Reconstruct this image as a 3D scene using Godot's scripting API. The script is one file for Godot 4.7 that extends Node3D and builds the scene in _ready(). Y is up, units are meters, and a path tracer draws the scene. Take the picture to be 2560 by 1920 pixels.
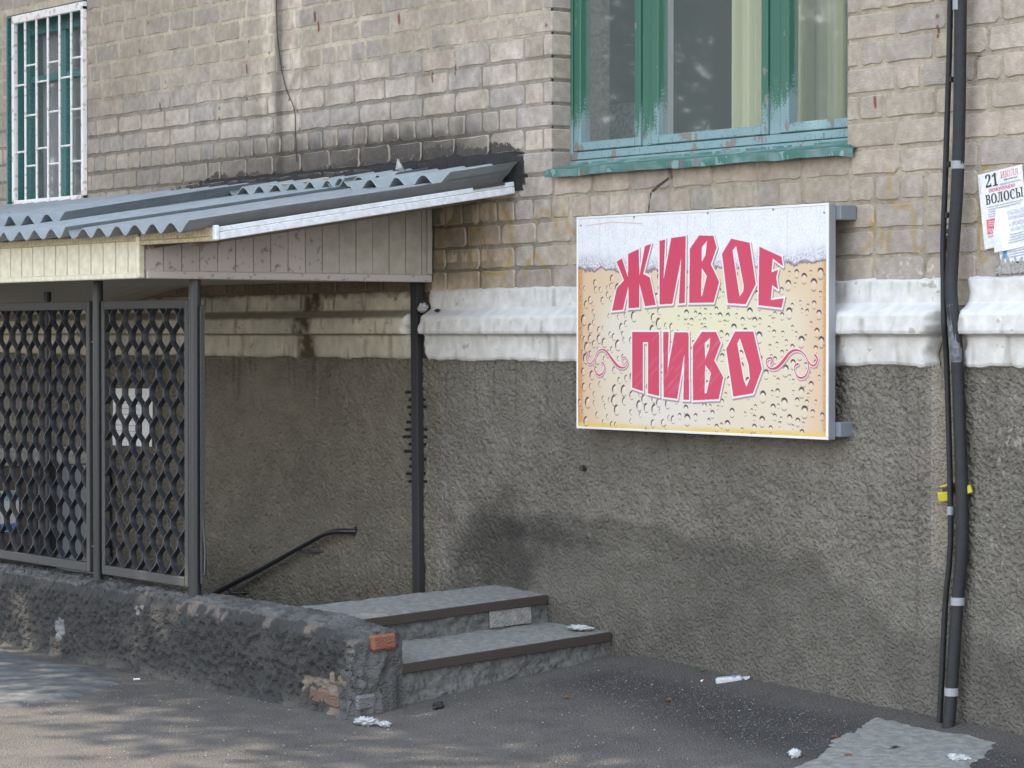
extends Node3D
# Street corner of a brick apartment block: basement entrance with a canopy, a signboard, a window and cable pipes.
# x runs along the facade (to the right), y up, z out of the facade towards the street. Metres.

var rng := RandomNumberGenerator.new()
var M := {}
var nz := FastNoiseLite.new()
var nz2 := FastNoiseLite.new()
var nz3 := FastNoiseLite.new()

const SUN_TO := Vector3(-0.45, 0.72, 0.53)
# foot, crown centre, crown radii, leaf clusters, label
var TREES := [
	[Vector3(-6.6, 0, 6.4), Vector3(-4.4, 9.4, 4.75), Vector3(6.8, 3.6, 3.27), 6400, "broad dense street tree in front of the building, left of the camera"],
	[Vector3(-13.5, 0, 11.5), Vector3(-13.5, 4.4, 11.5), Vector3(4.5, 4.4, 3.6), 2000, "dense street tree farther left along the street"],
	[Vector3(-20.0, 0, 7.5), Vector3(-20.0, 4.6, 7.5), Vector3(4.0, 4.6, 3.6), 2600, "street tree beside the building farther along the facade"],
	[Vector3(-14.0, 0, 18.0), Vector3(-14.0, 6.5, 18.0), Vector3(5.0, 5.5, 5.0), 2600, "tall tree on the far side of the street, left"],
	[Vector3(16.0, 0, 14.0), Vector3(16.0, 6.5, 14.0), Vector3(5.0, 5.5, 5.0), 2600, "tall tree on the far side of the street, right"],
]

func _ready() -> void:
	var cam := Camera3D.new()
	cam.name = "camera"
	add_child(cam)
	cam.position = Vector3(9.2115, 1.4, 6.9532)
	cam.rotation_degrees = Vector3(-1.0788, 53.8, 0)
	cam.fov = 16.2365
	cam.near = 0.1
	cam.far = 400.0
	cam.current = true
	var env := Environment.new()
	env.background_mode = Environment.BG_SKY
	var sky := Sky.new()
	var sm := ProceduralSkyMaterial.new()
	sm.sky_top_color = Color(0.66, 0.72, 0.80)
	sm.sky_horizon_color = Color(0.93, 0.92, 0.9)
	sm.sky_curve = 0.2
	sm.sky_energy_multiplier = 1.6
	sm.ground_bottom_color = Color(0.3, 0.29, 0.27)
	sm.ground_horizon_color = Color(0.55, 0.56, 0.56)
	sm.sun_angle_max = 20.0
	sky.sky_material = sm
	env.sky = sky
	env.tonemap_mode = Environment.TONE_MAPPER_LINEAR
	env.tonemap_exposure = 2.05
	env.sdfgi_enabled = true
	env.ssao_enabled = true
	env.ssil_enabled = true
	var we := WorldEnvironment.new()
	we.name = "world"
	we.environment = env
	add_child(we)
	var sun := DirectionalLight3D.new()
	sun.name = "sun"
	add_child(sun)
	sun.look_at_from_position(SUN_TO * 30.0, Vector3.ZERO)
	sun.light_energy = 1.6
	sun.light_color = Color(1.0, 0.95, 0.86)
	sun.light_angular_distance = 0.5
	sun.shadow_enabled = true

	rng.seed = 20240721
	nz.seed = 7
	nz.noise_type = FastNoiseLite.TYPE_SIMPLEX_SMOOTH
	nz.frequency = 0.01
	nz.fractal_octaves = 2
	nz2.seed = 19
	nz2.noise_type = FastNoiseLite.TYPE_SIMPLEX_SMOOTH
	nz2.frequency = 0.01
	nz2.fractal_octaves = 3
	nz3.seed = 43
	nz3.noise_type = FastNoiseLite.TYPE_SIMPLEX_SMOOTH
	nz3.frequency = 0.01
	make_materials()
	build_ground()
	build_wall()
	build_low_wall()
	build_steps()
	build_lobby()
	build_canopy()
	build_screens()
	build_rail()
	build_sign()
	build_pipes()
	build_bills()
	build_small_things()
	build_trees()

# ------------------------------------------------------------------ helpers: nodes
func thing(called: String, label: String, category: String, at := Vector3.ZERO, group := "") -> Node3D:
	var o := Node3D.new()
	o.name = called
	add_child(o, true)
	o.position = at
	o.set_meta("label", label)
	o.set_meta("category", category)
	if group:
		o.set_meta("group", group)
	return o

func put(called: String, mesh: Mesh, mat: Material, parent: Node = null) -> MeshInstance3D:
	var o := MeshInstance3D.new()
	o.name = called
	o.mesh = mesh
	o.material_override = mat
	if parent == null:
		parent = self
	parent.add_child(o, true)
	return o

func tag(o: Node3D, label: String, category: String, group := "") -> Node3D:
	o.set_meta("label", label)
	o.set_meta("category", category)
	if group:
		o.set_meta("group", group)
	return o

func structure(o: Node3D) -> Node3D:
	o.set_meta("kind", "structure")
	return o

func stuff(o: Node3D) -> Node3D:
	o.set_meta("kind", "stuff")
	return o

# ------------------------------------------------------------------ helpers: shapes
func new_st() -> SurfaceTool:
	var st := SurfaceTool.new()
	st.begin(Mesh.PRIMITIVE_TRIANGLES)
	st.set_smooth_group(-1)
	return st

func done(st: SurfaceTool) -> ArrayMesh:
	st.generate_normals()
	return st.commit()

func tri(st: SurfaceTool, a: Vector3, b: Vector3, c: Vector3) -> void:
	st.add_vertex(a); st.add_vertex(b); st.add_vertex(c)

# a, b, c, d clockwise as seen from the front
func quad(st: SurfaceTool, a: Vector3, b: Vector3, c: Vector3, d: Vector3) -> void:
	tri(st, a, b, c); tri(st, a, c, d)

# box with chamfered edges
func box(st: SurfaceTool, c: Vector3, s: Vector3, bev := 0.003, bs := Basis.IDENTITY) -> void:
	var h := s * 0.5
	bev = minf(bev, minf(h.x, minf(h.y, h.z)) * 0.9)
	var v := {}
	for sx in [-1, 1]:
		for sy in [-1, 1]:
			for sz in [-1, 1]:
				var k := Vector3(sx, sy, sz)
				var i := h - Vector3(bev, bev, bev)
				v[[k, 0]] = c + bs * Vector3(sx * h.x, sy * i.y, sz * i.z)
				v[[k, 1]] = c + bs * Vector3(sx * i.x, sy * h.y, sz * i.z)
				v[[k, 2]] = c + bs * Vector3(sx * i.x, sy * i.y, sz * h.z)
	for ax in 3:
		for sg in [-1, 1]:
			var p := []
			for uv in [[-1, -1], [-1, 1], [1, 1], [1, -1]]:
				var k := Vector3.ZERO
				k[ax] = sg
				k[(ax + 1) % 3] = uv[0]
				k[(ax + 2) % 3] = uv[1]
				p.append(v[[k, ax]])
			if sg < 0:
				p.reverse()
			quad(st, p[0], p[1], p[2], p[3])
	if bev <= 0.0:
		return
	for ax in 3:
		var b := (ax + 1) % 3
		var d := (ax + 2) % 3
		for sb in [-1, 1]:
			for sd in [-1, 1]:
				var k0 := Vector3.ZERO
				k0[ax] = -1; k0[b] = sb; k0[d] = sd
				var k1 := k0
				k1[ax] = 1
				var q := [v[[k0, b]], v[[k1, b]], v[[k1, d]], v[[k0, d]]]
				if sb * sd < 0:
					q.reverse()
				quad(st, q[0], q[1], q[2], q[3])
	for sx in [-1, 1]:
		for sy in [-1, 1]:
			for sz in [-1, 1]:
				var k := Vector3(sx, sy, sz)
				if sx * sy * sz > 0:
					tri(st, v[[k, 0]], v[[k, 2]], v[[k, 1]])
				else:
					tri(st, v[[k, 0]], v[[k, 1]], v[[k, 2]])

func box_mesh(c: Vector3, s: Vector3, bev := 0.003, bs := Basis.IDENTITY) -> ArrayMesh:
	var st := new_st()
	box(st, c, s, bev, bs)
	return done(st)

func box_between(st: SurfaceTool, lo: Vector3, hi: Vector3, bev := 0.003) -> void:
	box(st, (lo + hi) * 0.5, hi - lo, bev)

func span(lo: Vector3, hi: Vector3, bev := 0.003) -> ArrayMesh:
	return box_mesh((lo + hi) * 0.5, hi - lo, bev)

# bar of rectangular section from a to b
func bar(st: SurfaceTool, a: Vector3, b: Vector3, w: float, t: float, side := Vector3(0, 0, 1), bev := 0.001) -> void:
	var y := (b - a).normalized()
	var x := y.cross(side).normalized()
	var z := x.cross(y).normalized()
	box(st, (a + b) * 0.5, Vector3(w, (b - a).length(), t), bev, Basis(x, y, z))

func tube(pts: Array, r: float, sides := 12, caps := true) -> ArrayMesh:
	var st := SurfaceTool.new()
	st.begin(Mesh.PRIMITIVE_TRIANGLES)
	st.set_smooth_group(0)
	var rings := []
	var up := Vector3(0.31, 0.2, 0.93).normalized()
	for i in pts.size():
		var d: Vector3 = (pts[mini(i + 1, pts.size() - 1)] - pts[maxi(i - 1, 0)])
		d = d.normalized()
		var u := d.cross(up).normalized()
		var w := d.cross(u).normalized()
		var ring := []
		for k in sides:
			var a := TAU * k / sides
			ring.append(pts[i] + (u * cos(a) + w * sin(a)) * r)
		rings.append(ring)
	for i in rings.size() - 1:
		for k in sides:
			var k2 := (k + 1) % sides
			quad(st, rings[i][k], rings[i][k2], rings[i + 1][k2], rings[i + 1][k])
	if caps:
		st.set_smooth_group(1)
		for k in sides:
			tri(st, pts[0], rings[0][(k + 1) % sides], rings[0][k])
			tri(st, pts[-1], rings[-1][k], rings[-1][(k + 1) % sides])
	return done(st)

# smooth grid: f(i, j) gives points, colours optional; front towards d/dv x d/du unless flipped
func grid(nu: int, nv: int, f: Callable, flip := false, col = null) -> ArrayMesh:
	var p := PackedVector3Array()
	p.resize((nu + 1) * (nv + 1))
	var cols := PackedColorArray()
	if col != null:
		cols.resize(p.size())
	for j in nv + 1:
		for i in nu + 1:
			var k := j * (nu + 1) + i
			p[k] = f.call(float(i) / nu, float(j) / nv)
			if col != null:
				cols[k] = col.call(p[k])
	var n := PackedVector3Array()
	n.resize(p.size())
	var w := nu + 1
	for j in nv + 1:
		for i in w:
			var du := p[j * w + mini(i + 1, nu)] - p[j * w + maxi(i - 1, 0)]
			var dv := p[mini(j + 1, nv) * w + i] - p[maxi(j - 1, 0) * w + i]
			var m := du.cross(dv).normalized()
			n[j * w + i] = -m if flip else m
	var ix := PackedInt32Array()
	ix.resize(nu * nv * 6)
	var q := 0
	for j in nv:
		for i in nu:
			var a := j * w + i
			var b := a + 1
			var c := a + w + 1
			var d := a + w
			if flip:
				ix[q] = a; ix[q + 1] = b; ix[q + 2] = c; ix[q + 3] = a; ix[q + 4] = c; ix[q + 5] = d
			else:
				ix[q] = a; ix[q + 1] = c; ix[q + 2] = b; ix[q + 3] = a; ix[q + 4] = d; ix[q + 5] = c
			q += 6
	var arr := []
	arr.resize(Mesh.ARRAY_MAX)
	arr[Mesh.ARRAY_VERTEX] = p
	arr[Mesh.ARRAY_NORMAL] = n
	arr[Mesh.ARRAY_INDEX] = ix
	if col != null:
		arr[Mesh.ARRAY_COLOR] = cols
	var me := ArrayMesh.new()
	me.add_surface_from_arrays(Mesh.PRIMITIVE_TRIANGLES, arr)
	return me

func lerp_pts(t: Array, x: float) -> float:
	if x <= t[0][0]:
		return t[0][1]
	for i in t.size() - 1:
		if x <= t[i + 1][0]:
			return lerpf(t[i][1], t[i + 1][1], (x - t[i][0]) / (t[i + 1][0] - t[i][0]))
	return t[-1][1]

# ------------------------------------------------------------------ helpers: pictures
func noise_bytes(w: int, h: int, freq: float, seed_no: int, oct := 3, sy := 1.0) -> PackedByteArray:
	var n := FastNoiseLite.new()
	n.seed = seed_no
	n.noise_type = FastNoiseLite.TYPE_SIMPLEX_SMOOTH
	n.frequency = freq
	n.fractal_octaves = oct
	var hh := int(ceil(h / sy))
	var im := n.get_image(w, hh, false, false, true)
	if hh != h:
		im.resize(w, h, Image.INTERPOLATE_CUBIC)
	im.convert(Image.FORMAT_L8)
	return im.get_data()

func noise_tex(freq: float, seed_no: int, size := 512, oct := 4, kind := FastNoiseLite.TYPE_SIMPLEX_SMOOTH, lo := Color.BLACK, hi := Color.WHITE, mid := -1.0) -> NoiseTexture2D:
	var n := FastNoiseLite.new()
	n.seed = seed_no
	n.noise_type = kind
	n.frequency = freq
	n.fractal_octaves = oct
	var t := NoiseTexture2D.new()
	t.width = size
	t.height = size
	t.seamless = true
	t.noise = n
	var g := Gradient.new()
	g.set_color(0, lo)
	g.set_color(1, hi)
	if mid > 0.0:
		g.set_offset(0, mid - 0.25)
		g.set_offset(1, mid + 0.25)
	t.color_ramp = g
	return t

func smooth(a: float, b: float, x: float) -> float:
	var t := clampf((x - a) / (b - a), 0.0, 1.0)
	return t * t * (3.0 - 2.0 * t)

func blob(im: Image, cx: float, cy: float, r: float, c: Color, soft := 0.5) -> void:
	var w := im.get_width()
	var h := im.get_height()
	for y in range(maxi(0, int(cy - r)), mini(h, int(cy + r) + 2)):
		for x in range(maxi(0, int(cx - r)), mini(w, int(cx + r) + 2)):
			var d := Vector2(x + 0.5 - cx, y + 0.5 - cy).length() / r
			if d < 1.0:
				var a := c.a * (1.0 - smooth(1.0 - soft, 1.0, d))
				var o := im.get_pixel(x, y)
				im.set_pixel(x, y, o.lerp(Color(c.r, c.g, c.b, 1), a))

func stroke(im: Image, pts: Array, r: float, c: Color, soft := 0.6) -> void:
	for i in pts.size() - 1:
		var a: Vector2 = pts[i]
		var b: Vector2 = pts[i + 1]
		var n := maxi(1, int((b - a).length() / maxf(1.0, r * 0.7)))
		for k in n:
			var p := a.lerp(b, float(k) / n)
			blob(im, p.x, p.y, r, c, soft)

func fill_poly(im: Image, pts: PackedVector2Array, c: Color) -> void:
	var h := im.get_height()
	var lo := 1e9
	var hi := -1e9
	for p in pts:
		lo = minf(lo, p.y); hi = maxf(hi, p.y)
	for y in range(maxi(0, int(lo)), mini(h, int(hi) + 1)):
		var xs := []
		var yy := y + 0.5
		for i in pts.size():
			var a := pts[i]
			var b := pts[(i + 1) % pts.size()]
			if (a.y <= yy) != (b.y <= yy):
				xs.append(a.x + (yy - a.y) / (b.y - a.y) * (b.x - a.x))
		xs.sort()
		for k in range(0, xs.size() - 1, 2):
			var x0 := int(round(xs[k]))
			var x1 := int(round(xs[k + 1]))
			if x1 > x0:
				im.fill_rect(Rect2i(x0, y, x1 - x0, 1), c)

# ------------------------------------------------------------------ materials
func mat(albedo: Color, rough := 0.8, metal := 0.0) -> StandardMaterial3D:
	var m := StandardMaterial3D.new()
	m.albedo_color = albedo
	m.roughness = rough
	m.metallic = metal
	return m

func lin(r: float, g: float, b: float) -> Color:
	return Color(r, g, b).linear_to_srgb()

# a texture laid flat over a rectangle of the facade (x0..x1, y0..y1), in world metres
func planar(m: StandardMaterial3D, t: Texture2D, x0: float, x1: float, y0: float, y1: float) -> void:
	m.albedo_texture = t
	m.uv1_triplanar = true
	m.uv1_world_triplanar = true
	m.uv1_triplanar_sharpness = 8.0
	# the picture is looked up at (x * s + o, -(y * s + o)); its rows run downwards from y1
	m.uv1_scale = Vector3(1.0 / (x1 - x0), 1.0 / (y1 - y0), 1.0 / (x1 - x0))
	m.uv1_offset = Vector3(-x0 / (x1 - x0), -y1 / (y1 - y0), 0)

func bump(m: StandardMaterial3D, t: Texture2D, cm: float) -> void:
	m.heightmap_enabled = true
	m.heightmap_texture = t
	m.heightmap_scale = cm

func tri_tex(m: StandardMaterial3D, t: Texture2D, per_m: float) -> void:
	m.albedo_texture = t
	m.uv1_triplanar = true
	m.uv1_world_triplanar = true
	m.uv1_scale = Vector3(per_m, per_m, per_m)

func tri_only(m: StandardMaterial3D, per_m: float) -> void:
	m.uv1_triplanar = true
	m.uv1_world_triplanar = true
	m.uv1_scale = Vector3(per_m, per_m, per_m)

const WX0 := -6.4
const WX1 := 3.6
const BY0 := 1.5
const BY1 := 4.25
const PY0 := -0.5
const PY1 := 1.4
const NEUTRAL := 0.62

func over_facade(m: StandardMaterial3D, t: Texture2D, y0: float, y1: float) -> void:
	m.detail_enabled = true
	m.detail_blend_mode = BaseMaterial3D.BLEND_MODE_MUL
	m.detail_albedo = t
	m.detail_uv_layer = BaseMaterial3D.DETAIL_UV_2
	m.uv2_triplanar = true
	m.uv2_world_triplanar = true
	m.uv2_triplanar_sharpness = 8.0
	m.uv2_scale = Vector3(1.0 / (WX1 - WX0), 1.0 / (y1 - y0), 1.0 / (WX1 - WX0))
	m.uv2_offset = Vector3(-WX0 / (WX1 - WX0), -y1 / (y1 - y0), 0)

var gamma_lut := PackedByteArray()

func enc(v: float) -> int:
	return gamma_lut[clampi(int(v * 1023.0), 0, 1023)]

func picture(w: int, h: int, data: PackedByteArray) -> Image:
	return Image.create_from_data(w, h, false, Image.FORMAT_RGB8, data)

# dirt, soot, tar and runs on the bricks: a multiplier, NEUTRAL where the wall is clean
func brick_stains() -> Image:
	var w := 2048
	var h := 576
	var a := noise_bytes(w, h, 0.004, 11, 3)
	var b := noise_bytes(w, h, 0.03, 12, 3)
	var c := noise_bytes(w, h, 0.15, 13, 2)
	var d := PackedByteArray()
	d.resize(w * h * 3)
	var soot_t := [[-4.2, 0.1], [-3.5, 0.35], [-2.9, 0.6], [-2.2, 0.85], [-1.2, 1.0], [-0.7, 0.9], [-0.45, 0.55], [-0.2, 0.0]]
	var tar_t := [[-4.3, 1.9], [-3.5, 2.1], [-3.25, 2.175], [-2.8, 2.205], [-2.0, 2.205], [-1.4, 2.21], [-0.95, 2.225], [-0.75, 2.25], [-0.3, 2.225], [-0.2, 2.18], [-0.16, 1.9]]
	for i in w:
		var x := WX0 + (WX1 - WX0) * (i + 0.5) / w
		var soot := lerp_pts(soot_t, x)
		var tar := lerp_pts(tar_t, x)
		var run := maxf(smooth(0.08, 0.03, absf(x + 2.355)), smooth(0.08, 0.04, absf(x + 2.095)))
		var dark_run := smooth(0.055, 0.015, absf(x + 2.235))
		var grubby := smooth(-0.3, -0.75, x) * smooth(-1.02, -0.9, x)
		var right := smooth(-0.2, 0.4, x)
		for j in h:
			var k := j * w + i
			var y := BY1 - (BY1 - BY0) * (j + 0.5) / h
			var n1 := a[k] / 255.0 - 0.5
			var n2 := b[k] / 255.0 - 0.5
			var n3 := c[k] / 255.0 - 0.5
			var v := NEUTRAL * (1.0 + n1 * 0.26 + n2 * 0.32 + n3 * 0.16)
			var r := v
			var g := v * 0.995
			var e := v * (0.985 + n1 * 0.06)
			# pale lime bloom on the lower courses left of the window
			var bloom := smooth(2.78, 2.62, y) * smooth(-3.9, -2.9, x) * (1.0 - right) * clampf(0.55 + n2 * 1.6, 0.0, 1.0)
			r *= 1.0 + bloom * 0.16; g *= 1.0 + bloom * 0.18; e *= 1.0 + bloom * 0.24
			if run > 0.0 and y > 2.28:
				var s := run * clampf(0.75 + n2 * 1.5, 0.0, 1.0) * smooth(2.28, 2.5, y) * 0.5
				r += s * 0.62; g += s * 0.63; e += s * 0.64
			if dark_run > 0.0 and y > 2.2:
				var s := 1.0 - dark_run * 0.62 * clampf(0.8 + n2, 0.0, 1.0)
				r *= s; g *= s; e *= s
			if y < 2.6 and soot > 0.0:
				var s := 1.0 - 0.82 * soot * smooth(2.0, 2.07, y) * smooth(2.45 + n2 * 0.16, 2.25 + n2 * 0.16, y)
				r *= s; g *= s * 1.005; e *= s * 1.02
			if y < tar + n2 * 0.07 + n3 * 0.03 and y > 2.045:
				var s := 0.085 + maxf(0.0, n3) * 0.12 + (0.3 if n3 > 0.33 else 0.0)
				r = s; g = s; e = s * 1.06
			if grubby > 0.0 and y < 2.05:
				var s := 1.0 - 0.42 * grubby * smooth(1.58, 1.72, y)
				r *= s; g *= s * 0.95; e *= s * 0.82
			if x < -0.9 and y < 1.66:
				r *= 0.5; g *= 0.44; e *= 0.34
			d[k * 3] = enc(r); d[k * 3 + 1] = enc(g); d[k * 3 + 2] = enc(e)
	var im := picture(w, h, d)
	var px := func(x: float, y: float) -> Vector2: return Vector2((x - WX0) / (WX1 - WX0) * w, (BY1 - y) / (BY1 - BY0) * h)
	# worn yellow letters sprayed below the windows, left and right of the signboard
	var yel := Color(0.8, 0.69, 0.36, 0.3)
	var marks := [
		[[-0.84, 1.72], [-0.8, 1.9], [-0.72, 1.93], [-0.66, 1.88]], [[-0.6, 1.7], [-0.6, 1.86], [-0.5, 1.86], [-0.48, 1.7]],
		[[-0.35, 1.94], [-0.3, 1.9], [-0.28, 1.78], [-0.32, 1.7]], [[-0.14, 1.88], [-0.06, 1.93], [0.02, 1.9], [0.05, 1.82]],
		[[-0.2, 1.66], [-0.12, 1.75], [-0.02, 1.66]], [[0.08, 1.94], [0.12, 1.84], [0.22, 1.82], [0.26, 1.9]], [[-0.5, 1.67], [-0.36, 1.66], [-0.28, 1.72]],
		[[1.95, 1.78], [1.98, 1.84], [1.96, 1.73], [1.9, 1.7]], [[2.02, 1.79], [2.02, 1.7]], [[2.06, 1.78], [2.05, 1.69]],
		[[2.05, 1.9], [2.09, 1.86], [2.16, 1.865], [2.19, 1.82], [2.18, 1.74], [2.2, 1.7], [2.24, 1.715]], [[2.06, 1.99], [2.062, 1.9]],
		[[2.52, 1.98], [2.56, 2.0]], [[2.5, 1.86], [2.51, 1.78], [2.5, 1.7], [2.51, 1.66], [2.56, 1.66]],
	]
	for s in marks:
		var pts := []
		for q in s:
			pts.append(px.call(q[0] , q[1]))
		stroke(im, pts, 4.2, yel, 0.8)
	# scraps of old whitewash under the eave
	var wh := Color(0.9, 0.88, 0.82, 0.9)
	for q in [[-0.8, 1.935, 10], [-0.77, 1.955, 9], [-0.55, 1.93, 8], [-0.53, 1.955, 7], [-0.47, 1.94, 5], [-0.4, 1.955, 7], [-0.38, 1.935, 6]]:
		for k in 5:
			var c0: Vector2 = px.call(q[0] + rng.randf_range(-0.02, 0.02), q[1] + rng.randf_range(-0.03, 0.03))
			blob(im, c0.x, c0.y, q[2] * rng.randf_range(0.5, 0.9), wh, 0.25)
	for q in [[-0.81, 0.06, 0.05], [-0.75, 0.05, 0.07], [-0.66, 0.04, 0.05], [-0.58, 0.11, 0.1], [-0.42, 0.07, 0.06]]:
		var p0: Vector2 = px.call(q[0], 1.715)
		var p1: Vector2 = px.call(q[0] + q[1], 1.715 + q[2])
		for x in range(int(p0.x), int(p1.x)):
			var top := p1.y + absf(sin(x * 1.9) * 5.0 + sin(x * 0.7) * 6.0)
			for y in range(int(top), int(p0.y)):
				im.set_pixel(x, y, im.get_pixel(x, y).lerp(wh, 0.85))
	# rust marks and small chips
	for q in [[-1.17, 2.87, 3.0], [-1.9, 2.95, 3.0], [-1.87, 2.9, 2.5], [-3.45, 2.62, 2.0], [-0.9, 2.58, 2.0], [-2.55, 2.75, 2.0], [1.98, 2.27, 2.0], [-0.72, 2.6, 1.5], [2.3, 2.5, 2.0]]:
		var p0: Vector2 = px.call(q[0], q[1])
		stroke(im, [p0, p0 + Vector2(1, 9)], q[2], Color(0.5, 0.26, 0.2, 0.6), 0.6)
	for k in 40:
		var p0: Vector2 = px.call(rng.randf_range(-4.2, 2.7), rng.randf_range(2.3, 3.3))
		blob(im, p0.x, p0.y, rng.randf_range(1.2, 2.6), Color(0.35, 0.32, 0.3, 0.55), 0.5)
	for k in 26:
		var p0: Vector2 = px.call(rng.randf_range(2.02, 2.3), rng.randf_range(1.6, 1.7))
		blob(im, p0.x, p0.y, rng.randf_range(0.8, 2.0), Color(1, 1, 1, 0.8), 0.4)
	# crack below the window sill
	stroke(im, [px.call(0.79, 2.06), px.call(0.8, 2.03), px.call(0.68, 1.98), px.call(0.66, 1.93), px.call(0.64, 1.87)], 1.5, Color(0.25, 0.22, 0.2, 0.8), 0.5)
	return im

func plinth_stains() -> Image:
	var w := 2048
	var h := 440
	var a := noise_bytes(w, h, 0.004, 21, 4)
	var b := noise_bytes(w, h, 0.02, 22, 4)
	var c := noise_bytes(w, h, 0.12, 23, 2)
	var d := PackedByteArray()
	d.resize(w * h * 3)
	var band_t := [[-0.75, 0.3], [-0.62, 0.5], [-0.4, 0.6], [0.0, 0.6], [0.35, 0.55], [0.6, 0.5], [1.0, 0.58], [1.3, 0.6], [1.7, 0.56], [2.0, 0.42], [2.25, 0.3], [2.6, 0.33], [3.0, 0.3]]
	for i in w:
		var x := WX0 + (WX1 - WX0) * (i + 0.5) / w
		var band := lerp_pts(band_t, x)
		for j in h:
			var k := j * w + i
			var y := PY1 - (PY1 - PY0) * (j + 0.5) / h
			var n1 := a[k] / 255.0 - 0.5
			var n2 := b[k] / 255.0 - 0.5
			var n3 := c[k] / 255.0 - 0.5
			var v := NEUTRAL * (1.0 + n1 * 0.35 + n2 * 0.22 + n3 * 0.12)
			var r := v
			var g := v
			var e := v
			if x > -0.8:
				var low := smooth(band + 0.03 + n2 * 0.14, band - 0.06 + n2 * 0.14, y)
				var s := 1.0 - 0.33 * low
				r *= s; g *= s * 0.985; e *= s * 0.95
				# a damp cloud over the upper step
				var q := Vector2((x + 0.4) / 0.36, (y - 0.44) / 0.22).length() + n2 * 0.7 + n1 * 0.4
				var wet := 1.0 - 0.46 * smooth(1.25, 0.6, q)
				var q2 := Vector2((x - 0.3) / 0.95, (y - 0.56) / 0.085).length() + n2 * 0.8
				wet *= 1.0 - 0.36 * smooth(1.0, 0.5, q2)
				r *= wet; g *= wet; e *= wet * 0.98
				if x > 2.295 and x < 2.42 and y > 0.52 + n2 * 0.35 + n1 * 0.3 and y < 1.3:
					r *= 1.5; g *= 1.42; e *= 1.36
				var pale := smooth(0.4, 0.0, y - 0.05) * smooth(0.3, 0.9, x) * 0.12 * clampf(0.5 + n2 * 2.0, 0.0, 1.0)
				r *= 1.0 + pale; g *= 1.0 + pale; e *= 1.0 + pale
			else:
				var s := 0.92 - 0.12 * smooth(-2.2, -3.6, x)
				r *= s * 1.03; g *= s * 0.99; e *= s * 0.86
			d[k * 3] = enc(r); d[k * 3 + 1] = enc(g); d[k * 3 + 2] = enc(e)
	var im := picture(w, h, d)
	var px := func(x: float, y: float) -> Vector2: return Vector2((x - WX0) / (WX1 - WX0) * w, (PY1 - y) / (PY1 - PY0) * h)
	# a plastered crack under the canopy
	var pts := []
	for k in 14:
		pts.append(px.call(-1.84 + 0.012 * sin(k * 1.7) - 0.03 * (k / 13.0), 1.28 - k * 0.1))
	stroke(im, pts, 2.0, Color(0.86, 0.86, 0.84, 0.45), 0.6)
	# black paint that was brushed past the wall post
	for k in 13:
		var y := 0.72 + k * 0.034
		stroke(im, [px.call(-1.06 + rng.randf_range(-0.03, 0.02), y), px.call(-0.95 + rng.randf_range(-0.02, 0.05), y + 0.004)], 1.9, Color(0.09, 0.09, 0.1, 0.9), 0.4)
	stroke(im, [px.call(-0.985, 1.25), px.call(-0.985, 0.2)], 4.0, Color(0.2, 0.2, 0.21, 0.75), 0.9)
	# splashes of white paint at the right
	for k in 60:
		var p0: Vector2 = px.call(rng.randf_range(2.54, 2.78), rng.randf_range(0.45, 1.25))
		stroke(im, [p0, p0 + Vector2(rng.randf_range(-2, 2), rng.randf_range(1, 6))], rng.randf_range(0.6, 1.3), Color(1, 1, 1, 0.75), 0.4)
	for q in [[2.69, 1.07, -0.02, -0.06], [2.72, 1.05, -0.01, -0.05], [2.74, 1.06, -0.01, -0.07], [2.64, 0.97, -0.01, -0.03], [2.72, 1.075, 0.03, 0.0], [2.6, 0.66, 0.0, 0.02], [2.62, 0.66, 0.01, -0.01], [2.65, 0.6, -0.01, -0.03]]:
		stroke(im, [px.call(q[0], q[1]), px.call(q[0] + q[2], q[1] + q[3])], 1.6, Color(1, 1, 1, 0.9), 0.4)
	# trowel sweeps, hair cracks and runs below the string course
	for k in 46:
		var p0: Vector2 = px.call(rng.randf_range(-3.5, 2.7), rng.randf_range(0.1, 1.1))
		var dr := Vector2(rng.randf_range(-60, 60), rng.randf_range(-25, 25))
		var lum := 0.62 if k % 2 else 0.86
		stroke(im, [p0, p0 + dr * 0.5 + Vector2(0, rng.randf_range(-6, 6)), p0 + dr], rng.randf_range(3.0, 8.0), Color(lum, lum * 0.98, lum * 0.95, 0.12), 0.95)
	for k in 60:
		var p0: Vector2 = px.call(rng.randf_range(-4.0, 2.7), 1.29)
		stroke(im, [p0, p0 + Vector2(rng.randf_range(-2, 2), rng.randf_range(12, 60))], rng.randf_range(1.5, 4.0), Color(0.5, 0.49, 0.46, 0.22), 0.95)
	for q in [[0.75, 1.2], [1.95, 0.95], [-0.5, 1.1]]:
		var cr := []
		for k in 9:
			cr.append(px.call(q[0] + 0.02 * sin(k * 2.1 + q[1] * 9.0) + 0.012 * k, q[1] - 0.06 * k))
		stroke(im, cr, 1.0, Color(0.42, 0.41, 0.39, 0.22), 0.5)
	# narrow trowel line
	stroke(im, [px.call(2.24, 1.2), px.call(2.235, 0.8), px.call(2.23, 0.3)], 2.2, Color(0.55, 0.55, 0.53, 0.2), 0.8)
	stroke(im, [px.call(1.1, 0.95), px.call(1.1, 0.6)], 1.6, Color(0.5, 0.5, 0.5, 0.2), 0.8)
	return im

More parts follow.
